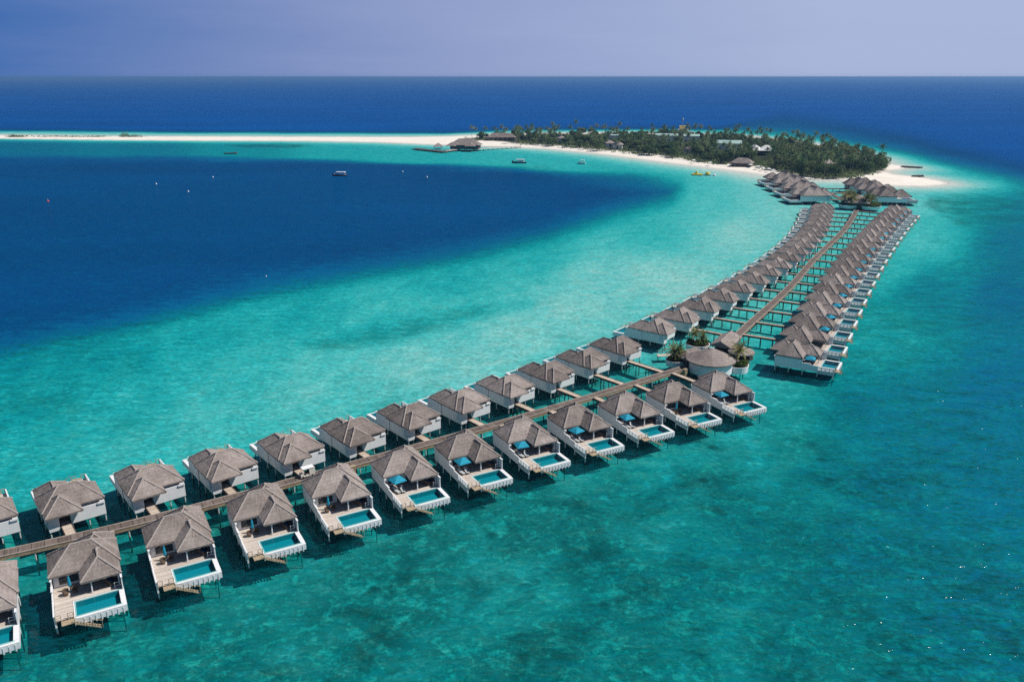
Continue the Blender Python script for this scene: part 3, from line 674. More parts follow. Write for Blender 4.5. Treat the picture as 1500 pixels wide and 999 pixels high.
# ------------------------------------------------------------------ jetties and walkways
def smooth_path(pts, step=1.0):
    P = [Vector(p) for p in pts]; out = []
    for i in range(len(P) - 1):
        p0, p1, p2, p3 = P[max(i - 1, 0)], P[i], P[i + 1], P[min(i + 2, len(P) - 1)]
        n = max(2, int((p2 - p1).length / step))
        for k in range(n):
            t = k / n
            out.append(.5 * ((2 * p1) + (p2 - p0) * t + (2 * p0 - 5 * p1 + 4 * p2 - p3) * t * t + (3 * p1 - p0 - 3 * p2 + p3) * t ** 3))
    out.append(P[-1]); return out
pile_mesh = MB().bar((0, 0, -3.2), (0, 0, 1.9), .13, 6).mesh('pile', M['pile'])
dpile_mesh = MB().bar((0, 0, -3.2), (0, 0, 1.75), .11, 6).mesh('pile', M['dark_pile'])
def jetty(label, path, wd, z, pile_gap):
    root = empty('jetty', path[0]); base = Vector(path[0])
    vs, fs, al = [], [], []; rl = MB(); bm_ = MB(); rr = MB(); br = MB()
    s = 0.0
    T = []
    for i, p in enumerate(path):
        t = (path[min(i + 1, len(path) - 1)] - path[max(i - 1, 0)]); t.z = 0; t.normalize(); T.append(t)
        if i: s += (p - path[i - 1]).length
        nrm = Vector((-t.y, t.x, 0))
        for k in (1, -1):
            for zz in (z, z - .16):
                q = p + nrm * (k * wd / 2) - base; vs.append((q.x, q.y, zz)); al.append(s)
    for i in range(len(path) - 1):
        a, b = i * 4, (i + 1) * 4
        fs += [(a, a + 2, b + 2, b), (a + 1, b + 1, b + 3, a + 3), (a, b, b + 1, a + 1), (a + 2, a + 3, b + 3, b + 2)]
    fs += [(0, 1, 3, 2), (len(vs) - 4, len(vs) - 2, len(vs) - 1, len(vs) - 3)]
    me = bpy.data.meshes.new('plank_deck'); me.from_pydata(vs, [], fs); me.materials.append(M['jetty'])
    at = me.attributes.new('along', 'FLOAT', 'POINT'); at.data.foreach_set('value', al); me.update(); obj('plank_deck', me, root)
    for mb, k, off, w_, zz, th in ((rl, 1, wd / 2 - .09, .16, z + .06, .1), (rr, -1, wd / 2 - .09, .16, z + .06, .1), (bm_, 1, wd / 2 - .25, .2, z - .40, .46), (br, -1, wd / 2 - .10, .2, z - .40, .46)):
        for i in range(len(path) - 1):
            n0 = Vector((-T[i].y, T[i].x, 0)) * k * off; n1 = Vector((-T[i + 1].y, T[i + 1].x, 0)) * k * off
            a = path[i] + n0 - base; b = path[i + 1] + n1 - base
            mb.plank((a.x, a.y, zz), (b.x, b.y, zz), w_, th)
    rl.build('kerb_rail', M['rail'], root); rr.build('kerb_rail', M['rail'], root); bm_.build('side_beam', M['beam'], root); br.build('side_beam', M['beam'], root)
    acc = 0; cnt = 0
    for i in range(1, len(path)):
        acc += (path[i] - path[i - 1]).length
        if acc >= pile_gap and cnt < 98:
            acc = 0
            for k in (1, -1):
                q = path[i] + Vector((-T[i].y, T[i].x, 0)) * (k * (wd / 2 - .18)) - base
                o = obj('pile', pile_mesh, root); o.location = (q.x, q.y, 0); cnt += 1
    return tag(root, label, 'jetty')
ZJ = 2.2
def jp(px, py): p = G(px, py, ZJ); p.z = 0; return p
# near jetty: keep midway between the two rows
J1 = [jp(*q) for q in [(-300, 872), (-130, 838), (0, 811), (115, 785), (230, 757), (345, 727), (450, 698), (545, 671.5), (640, 645.5), (720, 623), (800, 600), (895, 571.5), (985, 543.5), (1012, 535)]]
J1 = smooth_path(J1, 1.5)
j1 = jetty('long curving brown plank jetty between the two near rows of villas', J1, 2.25, ZJ, 4.2)
J2 = smooth_path([jp(*q) for q in [(1066, 505), (1095, 477), (1130, 446), (1163, 414), (1190, 382.5), (1216, 357), (1235, 338.5), (1247, 322), (1254.5, 308)]], 2)
j2 = jetty('straight brown plank jetty running away from the round pavilion between two rows', J2, 2.45, ZJ, 6.2)
J3 = smooth_path([jp(*q) for q in [(1237, 294), (1212, 281), (1188, 269), (1164, 256.5), (1150, 252)]], 2)
j3 = jetty('far plank jetty leading from the second pavilion to the island beach', J3, 2.8, ZJ, 8)

def spur(villa, path, wd, label, group, ex=6.65, ey=14.47, jw=1.12, npile=4, turn=0.0):
    a = local(villa, ex, ey); d = (local(villa, ex, ey + 1) - a).normalized(); d.rotate(Matrix.Rotation(R(turn), 3, 'Z'))
    best = None
    for i in range(len(path) - 1):
        p, q = path[i], path[i + 1]; e = q - p; den = d.x * e.y - d.y * e.x
        if abs(den) < 1e-6: continue
        r = p - a; t = (r.x * e.y - r.y * e.x) / den; u = (r.x * d.y - r.y * d.x) / den
        if -.02 <= u <= 1.02 and t > 0 and (best is None or t < best): best = t
    if best is None: return None
    L = best - jw
    if L < .8: return None
    root = empty('walkway', (a.x, a.y, 0), math.atan2(d.y, d.x) - PI / 2)
    h = wd / 2
    MB().box(-h, h, 0, L, ZJ - .16, ZJ - .02).build('plank_deck', M['spur'], root)
    for k in (1, -1):
        mb = MB(); mb.box(k * h - .06, k * h + .06, 0, L - .02, ZJ - .5, ZJ + .05); mb.build('side_beam', M['dark_beam'], root)
    n = min(npile, max(1, int(L / 2.4)))
    for i in range(n):
        for k in (1, -1):
            o = obj('pile', dpile_mesh, root); o.location = (k * (h - .15), (i + .5) * L / n, 0)
    return tag(root, label, 'walkway', group)
for i, v in enumerate(villas_L): spur(v, J1, 1.5, 'short plank walkway at the villa cut off by the left edge, near row' if i == 0 else f'plank walkway to the {ORD[i-1]} whole pool villa from the left, near row', 'walkways to the near pool villas', turn=8)
for i, v in enumerate(villas_U): spur(v, J1, 1.6, 'pale walkway to the far-side villa cut off by the left edge' if i == 0 else f'pale walkway to the {ORD[i-1]} whole villa from left, beyond the near jetty', 'walkways to the lagoon side villas')
for i, v in enumerate(villas_R): spur(v, J2, 1.25, f'thin plank walkway right of the straight jetty, {ORD[i]} from the round pavilion', 'walkways right of the straight jetty', jw=1.22)
for i, v in enumerate(villas_UL): spur(v, J2, 1.25, f'thin plank walkway left of the straight jetty, {ORD[i]} from the round pavilion', 'walkways left of the straight jetty', jw=1.22)
for i, v in enumerate(villas_F): spur(v, J3, 2.0, f'plank walkway at the far jetty to its {ORD[i]} large villa', 'walkways at the far jetty', ex=6.65 * 1.9, ey=14.47 * 1.5, jw=1.4)

# ------------------------------------------------------------------ deck furniture
def parasol_open():
    r = empty('parasol'); MB().bar((0, 0, 0), (0, 0, 2.5), .035, 6).build('pole', M['rail'], r)
    m = MB(); n = 4; pr = [(0.02, 2.75), (.9, 2.42), (1.8, 1.98)]
    m.lathe(pr, n); m.lathe([(1.8, 1.98), (1.79, 1.84)], n); m.build('canopy', M['blue_cloth'], r)
    MB().lathe([(.32, 0), (.32, .1), (.0, .12)], 12).build('base', M['metal'], r); return r
def parasol_closed():
    r = empty('parasol'); MB().bar((0, 0, 0), (0, 0, 2.75), .035, 6).build('pole', M['rail'], r)
    m = MB(); m.lathe([(.20, .95), (.26, 1.1), (.20, 1.7), (.17, 2.2), (.05, 2.65), (0, 2.7)], 8); m.build('canopy', M['blue_cloth'], r)
    MB().lathe([(.32, 0), (.32, .1), (.0, .12)], 12).build('base', M['metal'], r); return r
def lounger():
    r = empty('sun_lounger'); m = MB()
    for x in (-.3, .3): m.plank((x, -1, .28), (x, .95, .28), .06, .08)
    m.plank((-.3, -.95, .28), (.3, -.95, .28), .06, .08); m.build('frame', M['wicker'], r)
    for x in (-.3, .3):
        for y in (-.85, .8): MB().box(x - .03, x + .03, y - .03, y + .03, 0, .24).build('leg', M['wicker'], r)
    m = MB(); m.box(-.32, .32, -1, .25, .33, .42); m.add([(-.32, .25, .33), (.32, .25, .33), (.32, .95, .75), (-.32, .95, .75), (-.32, .25, .42), (.32, .25, .42), (.32, .9, .84), (-.32, .9, .84)], [(0, 3, 2, 1), (4, 5, 6, 7), (0, 4, 7, 3), (1, 2, 6, 5), (3, 7, 6, 2)])
    m.build('cushion', M['grey_cloth'], r); return r
def sofa():
    r = empty('sofa'); m = MB(); m.box(-1, 1, -.45, .45, .08, .36); m.box(-1, 1, .363, .5, .08, .8); m.box(-1.15, -1.003, -.45, .5, .08, .62); m.box(1.003, 1.15, -.45, .5, .08, .62); m.build('frame', M['wicker'], r)
    m = MB(); m.box(-.97, -.02, -.44, .34, .363, .52); m.box(.02, .97, -.44, .34, .363, .52); m.build('seat_cushion', M['navy_cloth'], r)
    m = MB(); m.box(-.97, -.02, .18, .36, .523, .9); m.box(.02, .97, .18, .36, .523, .9); m.build('back_cushion', M['navy_cloth'], r); return r
def chair():
    r = empty('wicker_chair'); m = MB(); m.lathe([(.30, .0), (.36, .42), (.0, .44)], 10); m.build('seat', M['wicker'], r)
    m = MB(); m.lathe([(.36, .3), (.44, .62), (.48, .92)], 10, 0, 0, R(-20), R(200)); m.build('backrest', M['wicker'], r); return r
PO, PC, LG, SF, CH = [snapshot(f()) for f in (parasol_open, parasol_closed, lounger, sofa, chair)]
fused = set()
def put(snap, villa, x, y, rz, label, cat, group, z=2.3):
    o = snap[0] if snap[0].name not in fused else copy_tree(snap)
    fused.add(snap[0].name)
    q = local(villa, x, y, z + .003); o.location = q; o.rotation_euler = (0, 0, villa.rotation_euler[2] + rz)
    return tag(o, label, cat, group)
closed = {1, 2, 3, 4, 10}
for i, v in enumerate(villas_L):
    if i == 0: continue
    w_ = ORD[i - 1]
    if i in closed:
        put(PC, v, 2.55 + random.uniform(-.2, .2), 7.0, 0, f'closed blue parasol on the deck of the {w_} whole pool villa from left', 'parasol', 'parasols on the near villas')
        put(CH, v, 1.9, 6.2, R(40), f'round wicker chair on the deck of the {w_} whole pool villa from left', 'chair', 'wicker chairs on the near villas')
        put(CH, v, 3.1, 6.4, R(-30), f'wicker chair beside the parasol of the {w_} whole pool villa from left', 'chair', 'wicker chairs on the near villas')
    else:
        put(PO, v, 2.3 + random.uniform(-.3, .2), 6.9, random.random(), f'open blue parasol on the deck of the {w_} whole pool villa from left', 'parasol', 'parasols on the near villas')
        put(LG, v, 1.6, 5.9, R(12), f'left sun lounger on the deck of the {w_} whole pool villa from left', 'sun lounger', 'loungers on the near villas')
        put(LG, v, 2.7, 5.8, R(-6), f'right sun lounger on the deck of the {w_} whole pool villa from left', 'sun lounger', 'loungers on the near villas')
    put(SF, v, 7.8, 6.4, R(180 - 65), f'navy sofa on the porch of the {w_} whole pool villa from left', 'sofa', 'sofas on the near porches')
for i, v in enumerate(villas_R):
    if i in (1, 12, 15): continue
    put(PO, v, 2.3 + random.uniform(-.3, .3), 6.6, random.random(), f'open blue parasol on the {ORD[i]} villa deck right of the straight jetty', 'parasol', 'parasols right of the straight jetty')

def golf_cart():
    r = empty('golf_cart'); m = MB(); m.box(-.6, .6, -1.3, 1.35, .28, .5); m.box(-.58, .58, .75, 1.3, .503, .85); m.box(-.55, .55, -.15, .3, .503, .78); m.build('body', M['plastic'], r)
    m = MB(); m.box(-.68, .68, -1.35, .95, 1.86, 1.98); m.build('canopy', M['white_cloth'], r)
    m = MB(); m.box(-.62, .62, -1.45, -.35, .503, 1.857); m.build('cargo_box', M['plastic'], r)
    m = MB(); m.box(-.52, .52, -.3, -.17, .783, 1.3); m.box(-.52, .52, -.16, .3, .783, .9); m.build('seat', M['black'], r)
    for x in (-.55, .55): MB().bar((x, .95, .85), (x, .8, 1.86), .03, 5).build('canopy_post', M['metal'], r)
    for x in (-.6, .6):
        for y in (-.9, .95): MB().bar((x - .1, y, .24), (x + .1, y, .24), .24, 12).build('wheel', M['black'], r)
    return r
gc = golf_cart()
tg = jp(458, 703); k = min(range(len(J1)), key=lambda i: (J1[i] - tg).length); tv = (J1[k + 1] - J1[k - 1]).normalized()
q = J1[k] + Vector((-tv.y, tv.x, 0)) * .1
gc.location = (q.x, q.y, ZJ + .003); gc.rotation_euler = (0, 0, math.atan2(tv.y, tv.x) + PI / 2)
tag(gc, 'white golf cart with cargo box parked on the near curved jetty', 'golf cart')
# platform with a tan box beside the jetty
def bollard_box(px, py, label):
    r = empty('wooden_locker', jp(px, py)); m = MB(); m.box(-.45, .45, -.4, .4, ZJ - .9, ZJ + .75); m.build('body', M['beam'], r); m = MB(); m.box(-.5, .5, -.45, .45, ZJ + .753, ZJ + .85); m.build('lid', M['step'], r)
    r.rotation_euler = (0, 0, R(34)); return tag(r, label, 'locker', 'wooden lockers beside the jetty')
bollard_box(517, 688, 'tan wooden locker on the edge of the near jetty beside the fourth pool villa')
bollard_box(1003.5, 545, 'tan wooden locker at the jetty end next to the round pavilion')

# ------------------------------------------------------------------ plants
def frond(m, base, az, elev, L, droop, wd, nseg=7, leaflets=True):
    p = Vector(base); d = Vector((math.cos(az) * math.cos(elev), math.sin(az) * math.cos(elev), math.sin(elev))); side = Vector((-math.sin(az), math.cos(az), 0))
    pts = [p.copy()]
    for i in range(nseg):
        p = p + d * (L / nseg); pts.append(p.copy()); d = (d + Vector((0, 0, -droop / nseg))).normalized()
    for i in range(nseg):
        t = (i + .5) / nseg; a, b = pts[i], pts[i + 1]
        wdt = wd * math.sin(PI * min(1, .18 + .82 * t)) ** .6 * (1 - .35 * t) + .02
        for s_ in (1, -1):
            for h in range(2 if leaflets else 1):
                f0 = a.lerp(b, h * .5); f1 = a.lerp(b, h * .5 + (.36 if leaflets else 1))
                tip = side * (s_ * wdt) + Vector((0, 0, -wdt * random.uniform(.35, .8))) + (b - a).normalized() * (wdt * .5)
                m.add([f0, f1, f1 + tip * .95, f0 + tip], [(0, 1, 2, 3)])
def palm_meshes(seed, hgt, mat):
    random.seed(seed); lean = random.uniform(-.12, .12); t = MB(); prev = Vector((0, 0, 0)); n = 6
    for i in range(n):
        z = hgt * (i + 1) / n; nx = Vector((lean * hgt * ((i + 1) / n) ** 2, 0.3 * lean * hgt * ((i + 1) / n) ** 2, z)); t.bar(prev, nx, .20 - .02 * i, 6, .20 - .02 * (i + 1), False); prev = nx
    c = MB()
    for k in range(24):
        frond(c, prev + Vector((0, 0, -.1)), k * 2.399 + random.uniform(-.2, .2), R(78) - R(105) * (k / 23) + random.uniform(-.1, .1), random.uniform(3.2, 4.4), random.uniform(.9, 1.7), .55)
    for k in range(5):
        a = k * 1.26; c.bar(prev + Vector((math.cos(a) * .25, math.sin(a) * .25, -.45)), prev + Vector((math.cos(a) * .25, math.sin(a) * .25, -.15)), .14, 5)
    return t.mesh('trunk', M['trunk'], True), c.mesh('crown', mat)
def crown_mesh(seed, rad, hgt, n, leaf, mat):
    """leaf clumps through the volume of a few uneven boughs"""
    r = np.random.default_rng(seed); m = MB()
    lobes = [(r.uniform(-.6, .6) * rad, r.uniform(-.6, .6) * rad, hgt * r.uniform(.38, .95), rad * r.uniform(.34, .6)) for _ in range(11)]
    for k in range(n):
        lx, ly, lz, lr = lobes[int(r.integers(len(lobes)))]
        v = r.normal(size=3); v /= np.linalg.norm(v); rr = lr * r.uniform(.45, 1.08) ** .7
        c = Vector((lx + v[0] * rr, ly + v[1] * rr, max(.25, lz + v[2] * rr * .7)))
        nn = (Vector(v) + Vector(r.normal(size=3)) * .55).normalized(); u = nn.orthogonal().normalized(); w_ = nn.cross(u); a = r.uniform(0, PI); s = leaf * r.uniform(.5, 1.25)
        u2 = (u * math.cos(a) + w_ * math.sin(a)) * s; w2 = (-u * math.sin(a) + w_ * math.cos(a)) * s * .62
        m.add([c - u2, c + w2, c + u2, c - w2], [(0, 1, 2, 3)])
    return m.mesh('crown', mat)
def tree_trunk(seed, hgt):
    random.seed(seed); m = MB(); m.bar((0, 0, 0), (.1, 0, hgt * .5), .28, 7, .18)
    for k in range(5):
        a = k * 1.3; m.bar((.1, 0, hgt * (.35 + .03 * k)), (math.cos(a) * hgt * .28, math.sin(a) * hgt * .28, hgt * .75), .12, 5, .04)
    return m.mesh('trunk', M['trunk'])
PALMS = [palm_meshes(s, h, M['palm_leaf']) for s, h in ((1, 10.5), (2, 12.5), (3, 9.0), (4, 14.0))]
TREES = [(tree_trunk(s, h), crown_mesh(s, rd, h, 1500, .55, M['tree_leaf'])) for s, rd, h in ((11, 4.6, 7.5), (12, 5.4, 9.0), (13, 3.8, 6.0), (14, 6.0, 8.0))]
def plant(kind, me, loc, sc, label, cat, group=None):
    r = empty(kind, loc, random.uniform(0, 6.28)); r.scale = (sc, sc, sc * random.uniform(.9, 1.1)); obj('trunk', me[0], r); obj('crown', me[1], r); return tag(r, label, cat, group)

# ------------------------------------------------------------------ round pavilion at the bend
def round_roof(m, rad, z0, z1, top, n=40, thick=.3):
    prof = [(rad - .05, z0 - thick), (rad, z0 - thick + .02), (rad, z0)]
    for i in range(1, 8):
        t = i / 7; prof.append((rad + (top - rad) * t, z0 + (z1 - z0) * t))
    prof.append((0.01, z1 + .05)); k = len(m.v); m.lathe(prof, n)
    for i in range(k, len(m.v)):
        x, y, z = m.v[i]; m.v[i] = (x, y, z + random.uniform(-.05, .05))
    m.lathe([(rad - .05, z0 - thick), (0.01, z0 - thick + .01)], n)
hub = G(1041, 525.5, 4.4); hub.z = 0
pv = empty('round_pavilion', hub); rb = MB(); round_roof(rb, 6.5, 4.5, 7.2, .7); rb.build('roof', M['thatch'], pv)
MB().lathe([(.8, 7.15), (.75, 7.35), (.2, 7.55), (.01, 7.57)], 12).build('roof_cap', M['ridge'], pv)
wl = MB(); wl.lathe([(5.7, 1.2), (5.7, 4.45)], 48, 0, 0, R(-175), R(60)); wl.lathe([(5.5, 4.45), (5.5, 1.2)], 48, 0, 0, R(-175), R(60)); wl.lathe([(5.7, 1.2), (5.5, 1.2)], 48, 0, 0, R(-175), R(60)); wl.build('wall', M['white'], pv)
MB().lathe([(5.48, ZJ - .2), (5.48, ZJ - .03), (0.01, ZJ - .03)], 40).build('floor', M['jetty'], pv)
for k in range(10):
    a = R(36 * k + 8); o = obj('pile', pile_mesh, pv); o.location = (5.2 * math.cos(a), 5.2 * math.sin(a), -.1)
for k in range(4):
    a = R(75 + 30 * k); m = MB(); m.bar((5.3 * math.cos(a), 5.3 * math.sin(a), ZJ), (5.3 * math.cos(a), 5.3 * math.sin(a), 4.4), .11, 6); m.build('post', M['white'], pv)
tag(pv, 'round white pavilion with conical thatched roof where the two jetties meet', 'pavilion')
# covered arrival hall over the start of the straight jetty
def gable(m, L, Wd, z0, rise, th=.25):
    for s in (1, -1):
        nu, nv = 16, 6; vs = []
        for j in range(nv + 1):
            for i in range(nu + 1):
                x = -L / 2 + L * i / nu; t = j / nv; y = s * Wd / 2 * (1 - t); vs.append((x, y, z0 + rise * t + (random.uniform(-.05, .05) if 0 < i < nu and 0 < j < nv else 0)))
        fs = [((j * (nu + 1) + i), (j * (nu + 1) + i + 1), ((j + 1) * (nu + 1) + i + 1), ((j + 1) * (nu + 1) + i)) for j in range(nv) for i in range(nu)]
        o = len(vs); vs += [(x, y, z0 - th + random.uniform(-.08, .03)) for x, y, z in vs[:nu + 1]]; fs += [(o + i, o + i + 1, i + 1, i) for i in range(nu)]
        m.add(vs, fs)
    for x in (-L / 2, L / 2): m.add([(x, -Wd / 2, z0 - th), (x, Wd / 2, z0 - th), (x, Wd / 2, z0), (x, 0, z0 + rise), (x, -Wd / 2, z0)], [(0, 1, 2, 3, 4)])
    m.quad((-L / 2, -Wd / 2, z0 - th), (L / 2, -Wd / 2, z0 - th), (L / 2, Wd / 2, z0 - th), (-L / 2, Wd / 2, z0 - th))
dirj = (J2[6] - J2[0]).normalized(); aj = math.atan2(dirj.y, dirj.x)
c0 = J2[0] - dirj * 2.4
ah = empty('arrival_hall', c0, aj); m = MB(); gable(m, 11.5, 6.0, 4.0, 1.5); rf = m.build('roof', M['thatch'], ah)
m = MB(); m.bar((-5.7, 0, 5.53), (5.7, 0, 5.53), .16, 6); m.build('ridge_cap', M['ridge'], rf)
for x in (-4.5, 0, 4.5):
    for y in (-2.4, 2.4): m = MB(); m.bar((x, y, .2), (x, y, 3.9), .12, 6); m.build('post', M['white'], ah)
MB().box(-4.9, 5.0, -2.7, 2.7, ZJ - .4, ZJ - .17).build('floor', M['jetty'], ah)
tag(ah, 'gabled thatched roof over the start of the straight jetty behind the round pavilion', 'shelter')
# low lean roof linking the near jetty and the round pavilion
q = G(1012, 517, 3.8); lr = empty('link_shelter', (q.x, q.y, 0), R(35)); m = MB(); hip(m, -4.6, 4.6, -2.8, 2.8, 3.6, .55); m.build('roof', M['thatch'], lr)
for x in (-3.8, 3.8):
    for y in (-2.1, 2.1): t = MB(); t.bar((x, y, -.5), (x, y, 3.6), .11, 6); t.build('post', M['white'], lr)
MB().box(-4.3, 4.3, -2.5, 2.5, ZJ - .3, ZJ - .18).build('floor', M['jetty'], lr)
tag(lr, 'low hipped thatched shelter between the near jetty and the round pavilion', 'shelter')
q = G(1086, 514, 3.6); sr = empty('side_shelter', (q.x, q.y, 0), R(0)); m = MB(); round_roof(m, 3.6, 3.5, 5.0, .4, 24); m.build('roof', M['thatch'], sr)
for k in range(5): t = MB(); a = R(72 * k + 20); t.bar((3 * math.cos(a), 3 * math.sin(a), -.5), (3 * math.cos(a), 3 * math.sin(a), 3.5), .1, 6); t.build('post', M['white'], sr)
MB().lathe([(3.3, 1.7), (3.3, ZJ - .03), (.01, ZJ - .03)], 24).build('floor', M['jetty'], sr)
tag(sr, 'small round thatched shelter right of the arrival hall roof', 'shelter')
def planter(label, px, py, rad, a0, a1, zt, bushes, palms):
    q = G(px, py, 2.0); q.z = 0; r = empty('planter', q); m = MB()
    m.lathe([(rad * .96, .9), (rad, zt), (rad - .2, zt), (rad - .25, zt - .3)], 28, 0, 0, a0, a1); m.build('basin', M['white'], r)
    MB().lathe([(rad - .22, zt - .25), (.01, zt - .2)], 20).build('soil', M['soil'], r); MB().lathe([(rad * .96, .92), (.01, .9)], 20).build('bottom', M['white'], r)
    tag(r, label, 'planter', 'white planters round the pavilion')
    for k in range(5):
        o = obj('pile', dpile_mesh, r); o.location = (rad * .6 * math.cos(k * 1.26), rad * .6 * math.sin(k * 1.26), -1.0)
    for i, (dx, dy, s) in enumerate(bushes):
        b = obj('bush', BUSH, None); b.location = (q.x + dx, q.y + dy, zt - .25); b.scale = (s, s, s * .9); b.rotation_euler = (0, 0, random.uniform(0, 6)); tag(b, f'green bush, {ORD[i]} from left in the {label}', 'bush', 'bushes in the pavilion planters')
    for i, (dx, dy, s, v) in enumerate(palms):
        o = plant('palm_tree', HUBPALM[v], (q.x + dx, q.y + dy, zt - .25), s, f'young yellowish palm, {ORD[i]} from left in the {label}'[:90], 'palm tree', 'palms in the pavilion planters')
BUSH = crown_mesh(31, 1.3, 1.5, 500, .22, M['bush_leaf'])
HUBPALM = [palm_meshes(s, h, M['palm_dry']) for s, h in ((21, 3.4), (22, 4.6))]
planter('white planter left of the pavilion', 989, 529, 2.6, 0, 2 * PI, 2.5, [(-.9, -.3, .9), (.5, -.8, .8), (.6, .7, .9)], [(-.3, .3, .85, 0), (.7, -.1, .7, 1)])
planter('white planter behind the pavilion', 1022, 505, 3.4, 0, 2 * PI, 2.4, [(-2, 0, 1.0), (-.6, -.9, 1.0), (1.0, -.8, 1.1), (2.1, 0, 1.0)], [(-1.2, .4, .75, 1), (1.4, .5, .7, 0)])
planter('white curved planter right of the pavilion', 1079, 537, 3.1, 0, 2 * PI, 2.7, [(1.2, -1.2, 1.1), (.2, -1.6, .9), (1.7, .2, .9)], [(.2, .9, .95, 1)])
# bathing platform
q = G(974, 520, .9); bp = empty('bathing_platform', (q.x, q.y, 0), R(5)); MB().box(-2.2, 2.2, -1, 1, .75, .9).build('deck', M['deck'], bp)
m = MB()
for x in (-2.1, -.7, .7, 2.1): m.bar((x, .95, .9), (x, .95, 1.9), .05, 5)
m.plank((-2.1, .95, 1.87), (2.1, .95, 1.87), .08, .06); m.plank((-2.1, .95, 1.4), (2.1, .95, 1.4), .06, .05); m.build('railing', M['rail'], bp)
for x in (-1.9, 1.9):
    for y in (-.8, .8): t = MB(); t.bar((x, y, -3), (x, y, .75), .1, 6); t.build('pile', M['dark_pile'], bp)
tag(bp, 'small railed bathing platform just above the water left of the pavilion', 'platform')
# second pavilion at the far bend
q = G(1257, 298, 3); p2 = empty('far_pavilion', (q.x, q.y, 0), R(63)); m = MB(); hip(m, -9, 9, -7, 7, 4.4, .5); m.build('roof', M['thatch'], p2)
MB().box(-7.5, 7.5, -5.8, 5.8, 1.4, 2.1).build('floor', M['jetty'], p2)
m = MB(); m.box(-7.6, -7.3, -5.6, 5.6, 2.11, 4.2); m.build('wall', M['dark_beam'], p2)
for x in (-7, 0, 7):
    for y in (-5.4, 5.4): t = MB(); t.bar((x, y, -3), (x, y, 4.4), .18, 6); t.build('post', M['white'], p2)
tag(p2, 'thatched pavilion at the far end of the straight jetty', 'pavilion')
def far_planter(label, px, py, rad, n, np_):
    q = G(px, py, 2.0); q.z = 0; r = empty('planter', q); m = MB(); m.lathe([(rad * .85, .6), (rad, 2.6), (rad - .3, 2.6), (rad - .35, 2.2)], 28); m.build('basin', M['white'], r)
    MB().lathe([(rad - .3, 2.3), (.01, 2.35)], 20).build('soil', M['soil'], r); tag(r, label, 'planter', 'planters at the far pavilion')
    for i in range(n):
        a = i * 2.4; b = obj('bush', BUSH, None); b.location = (q.x + rad * .55 * math.cos(a), q.y + rad * .55 * math.sin(a), 2.2); b.scale = (2.0, 2.0, 1.5); tag(b, f'green bush, {ORD[i]} of those in the {label}', 'bush', 'bushes at the far pavilion')
    for i in range(np_):
        a = i * 2.1 + 1; plant('palm_tree', HUBPALM[i % 2], (q.x + rad * .5 * math.cos(a), q.y + rad * .5 * math.sin(a), 2.2), 1.25, f'yellowish palm, {ORD[i]} of those in the {label}', 'palm tree', 'palms at the far pavilion')
far_planter('round planter left of the far pavilion', 1243, 301, 6, 4, 4)
far_planter('round planter right of the far pavilion', 1275, 303, 6, 5, 2)

# ------------------------------------------------------------------ the island: buildings first
def land_at(px, py, dz=1.2): q = G(px, py, dz); return q
def house(kind, label, px, py, wd, dp, wall_h, pitch, roofmat, rz=0.0, z=1.3, wallmat='white', stilts=False, rects=None, cat='house', group=None):
    q = G(px, py, z); r = empty(kind, q, rz); hw, hd = wd / 2, dp / 2
    m = MB(); m.box(-hw, hw, -hd, hd, -.3, wall_h - .3); w_ = m.build('wall', M[wallmat], r)
    m = MB(); rects = rects or [(-hw - 1, hw + 1, -hd - 1, hd + 1, 0)]
    for x0, x1, y0, y1, dz in rects: hip(m, x0, x1, y0, y1, wall_h + dz, pitch)
    m.build('roof', M[roofmat], r)
    for k in range(max(1, int(wd / 5))):
        x = -hw + (k + .5) * wd / max(1, int(wd / 5)); g = MB(); g.box(x - 1, x + 1, -hd - .05, -hd - .003, .6, wall_h - .7); g.build('window', M['glass'], r)
    g = MB(); g.box(-.6, .6, -hd - .08, -hd - .055, 0, 2.2); g.build('door', M['door'], r)
    if stilts:
        for x in np.linspace(-hw + 1, hw - 1, 6):
            for y in (-hd + .6, hd - .6): t = MB(); t.bar((x, y, -6), (x, y, -.3), .3, 6); t.build('stilt', M['dark_pile'], r)
    return tag(r, label, cat, group)
house('water_restaurant', 'big thatched restaurant on stilts off the beach at the island tip', 682, 217.5, 30, 18, 4.0, .62, 'thatch', R(-8), 2.2, 'dark_beam', True, [(-17, 17, -10, 10, 0), (2, 13, -17, 4, -.5), (-19, -8, -14, 2, -.6)], 'restaurant')
house('thatched_hall', 'long brown thatched hall among the palms at the left of the island', 734, 206.5, 34, 14, 4.5, .6, 'thatch', R(-6), 1.3, 'dark_beam', cat='hall')
house('beach_bar', 'grey thatched beach bar behind the sand near the jetty landing', 1087, 243.5, 17, 9, 3.0, .75, 'thatch', R(-28), 1.3, 'dark_beam', cat='beach bar')
def shed(label, px, py, wd, dp, h, rz):
    q = G(px, py, 1.3); r = empty('service_building', q, rz); MB().box(-wd / 2, wd / 2, -dp / 2, dp / 2, -.3, h).build('wall', M['white'], r)
    m = MB(); a, b = wd / 2 + .6, dp / 2 + .6; rh = h + dp * .14
    m.add([(-a, -b, h), (a, -b, h), (a, 0, rh), (-a, 0, rh), (-a, b, h), (a, b, h)], [(0, 1, 2, 3), (3, 2, 5, 4), (0, 3, 4), (1, 5, 2), (0, 4, 5, 1)]); m.build('roof', M['tin'], r)
    for k in range(4): g = MB(); x = -wd / 2 + (k + .5) * wd / 4; g.box(x - 1, x + 1, -dp / 2 - .05, -dp / 2 - .003, 1, 2.6); g.build('window', M['glass'], r)
    return tag(r, label, 'service building', 'pale green roofed buildings on the island')
shed('wide building under a pale green metal roof in the middle of the island trees', 1067, 219, 25, 20, 6.8, R(-12))
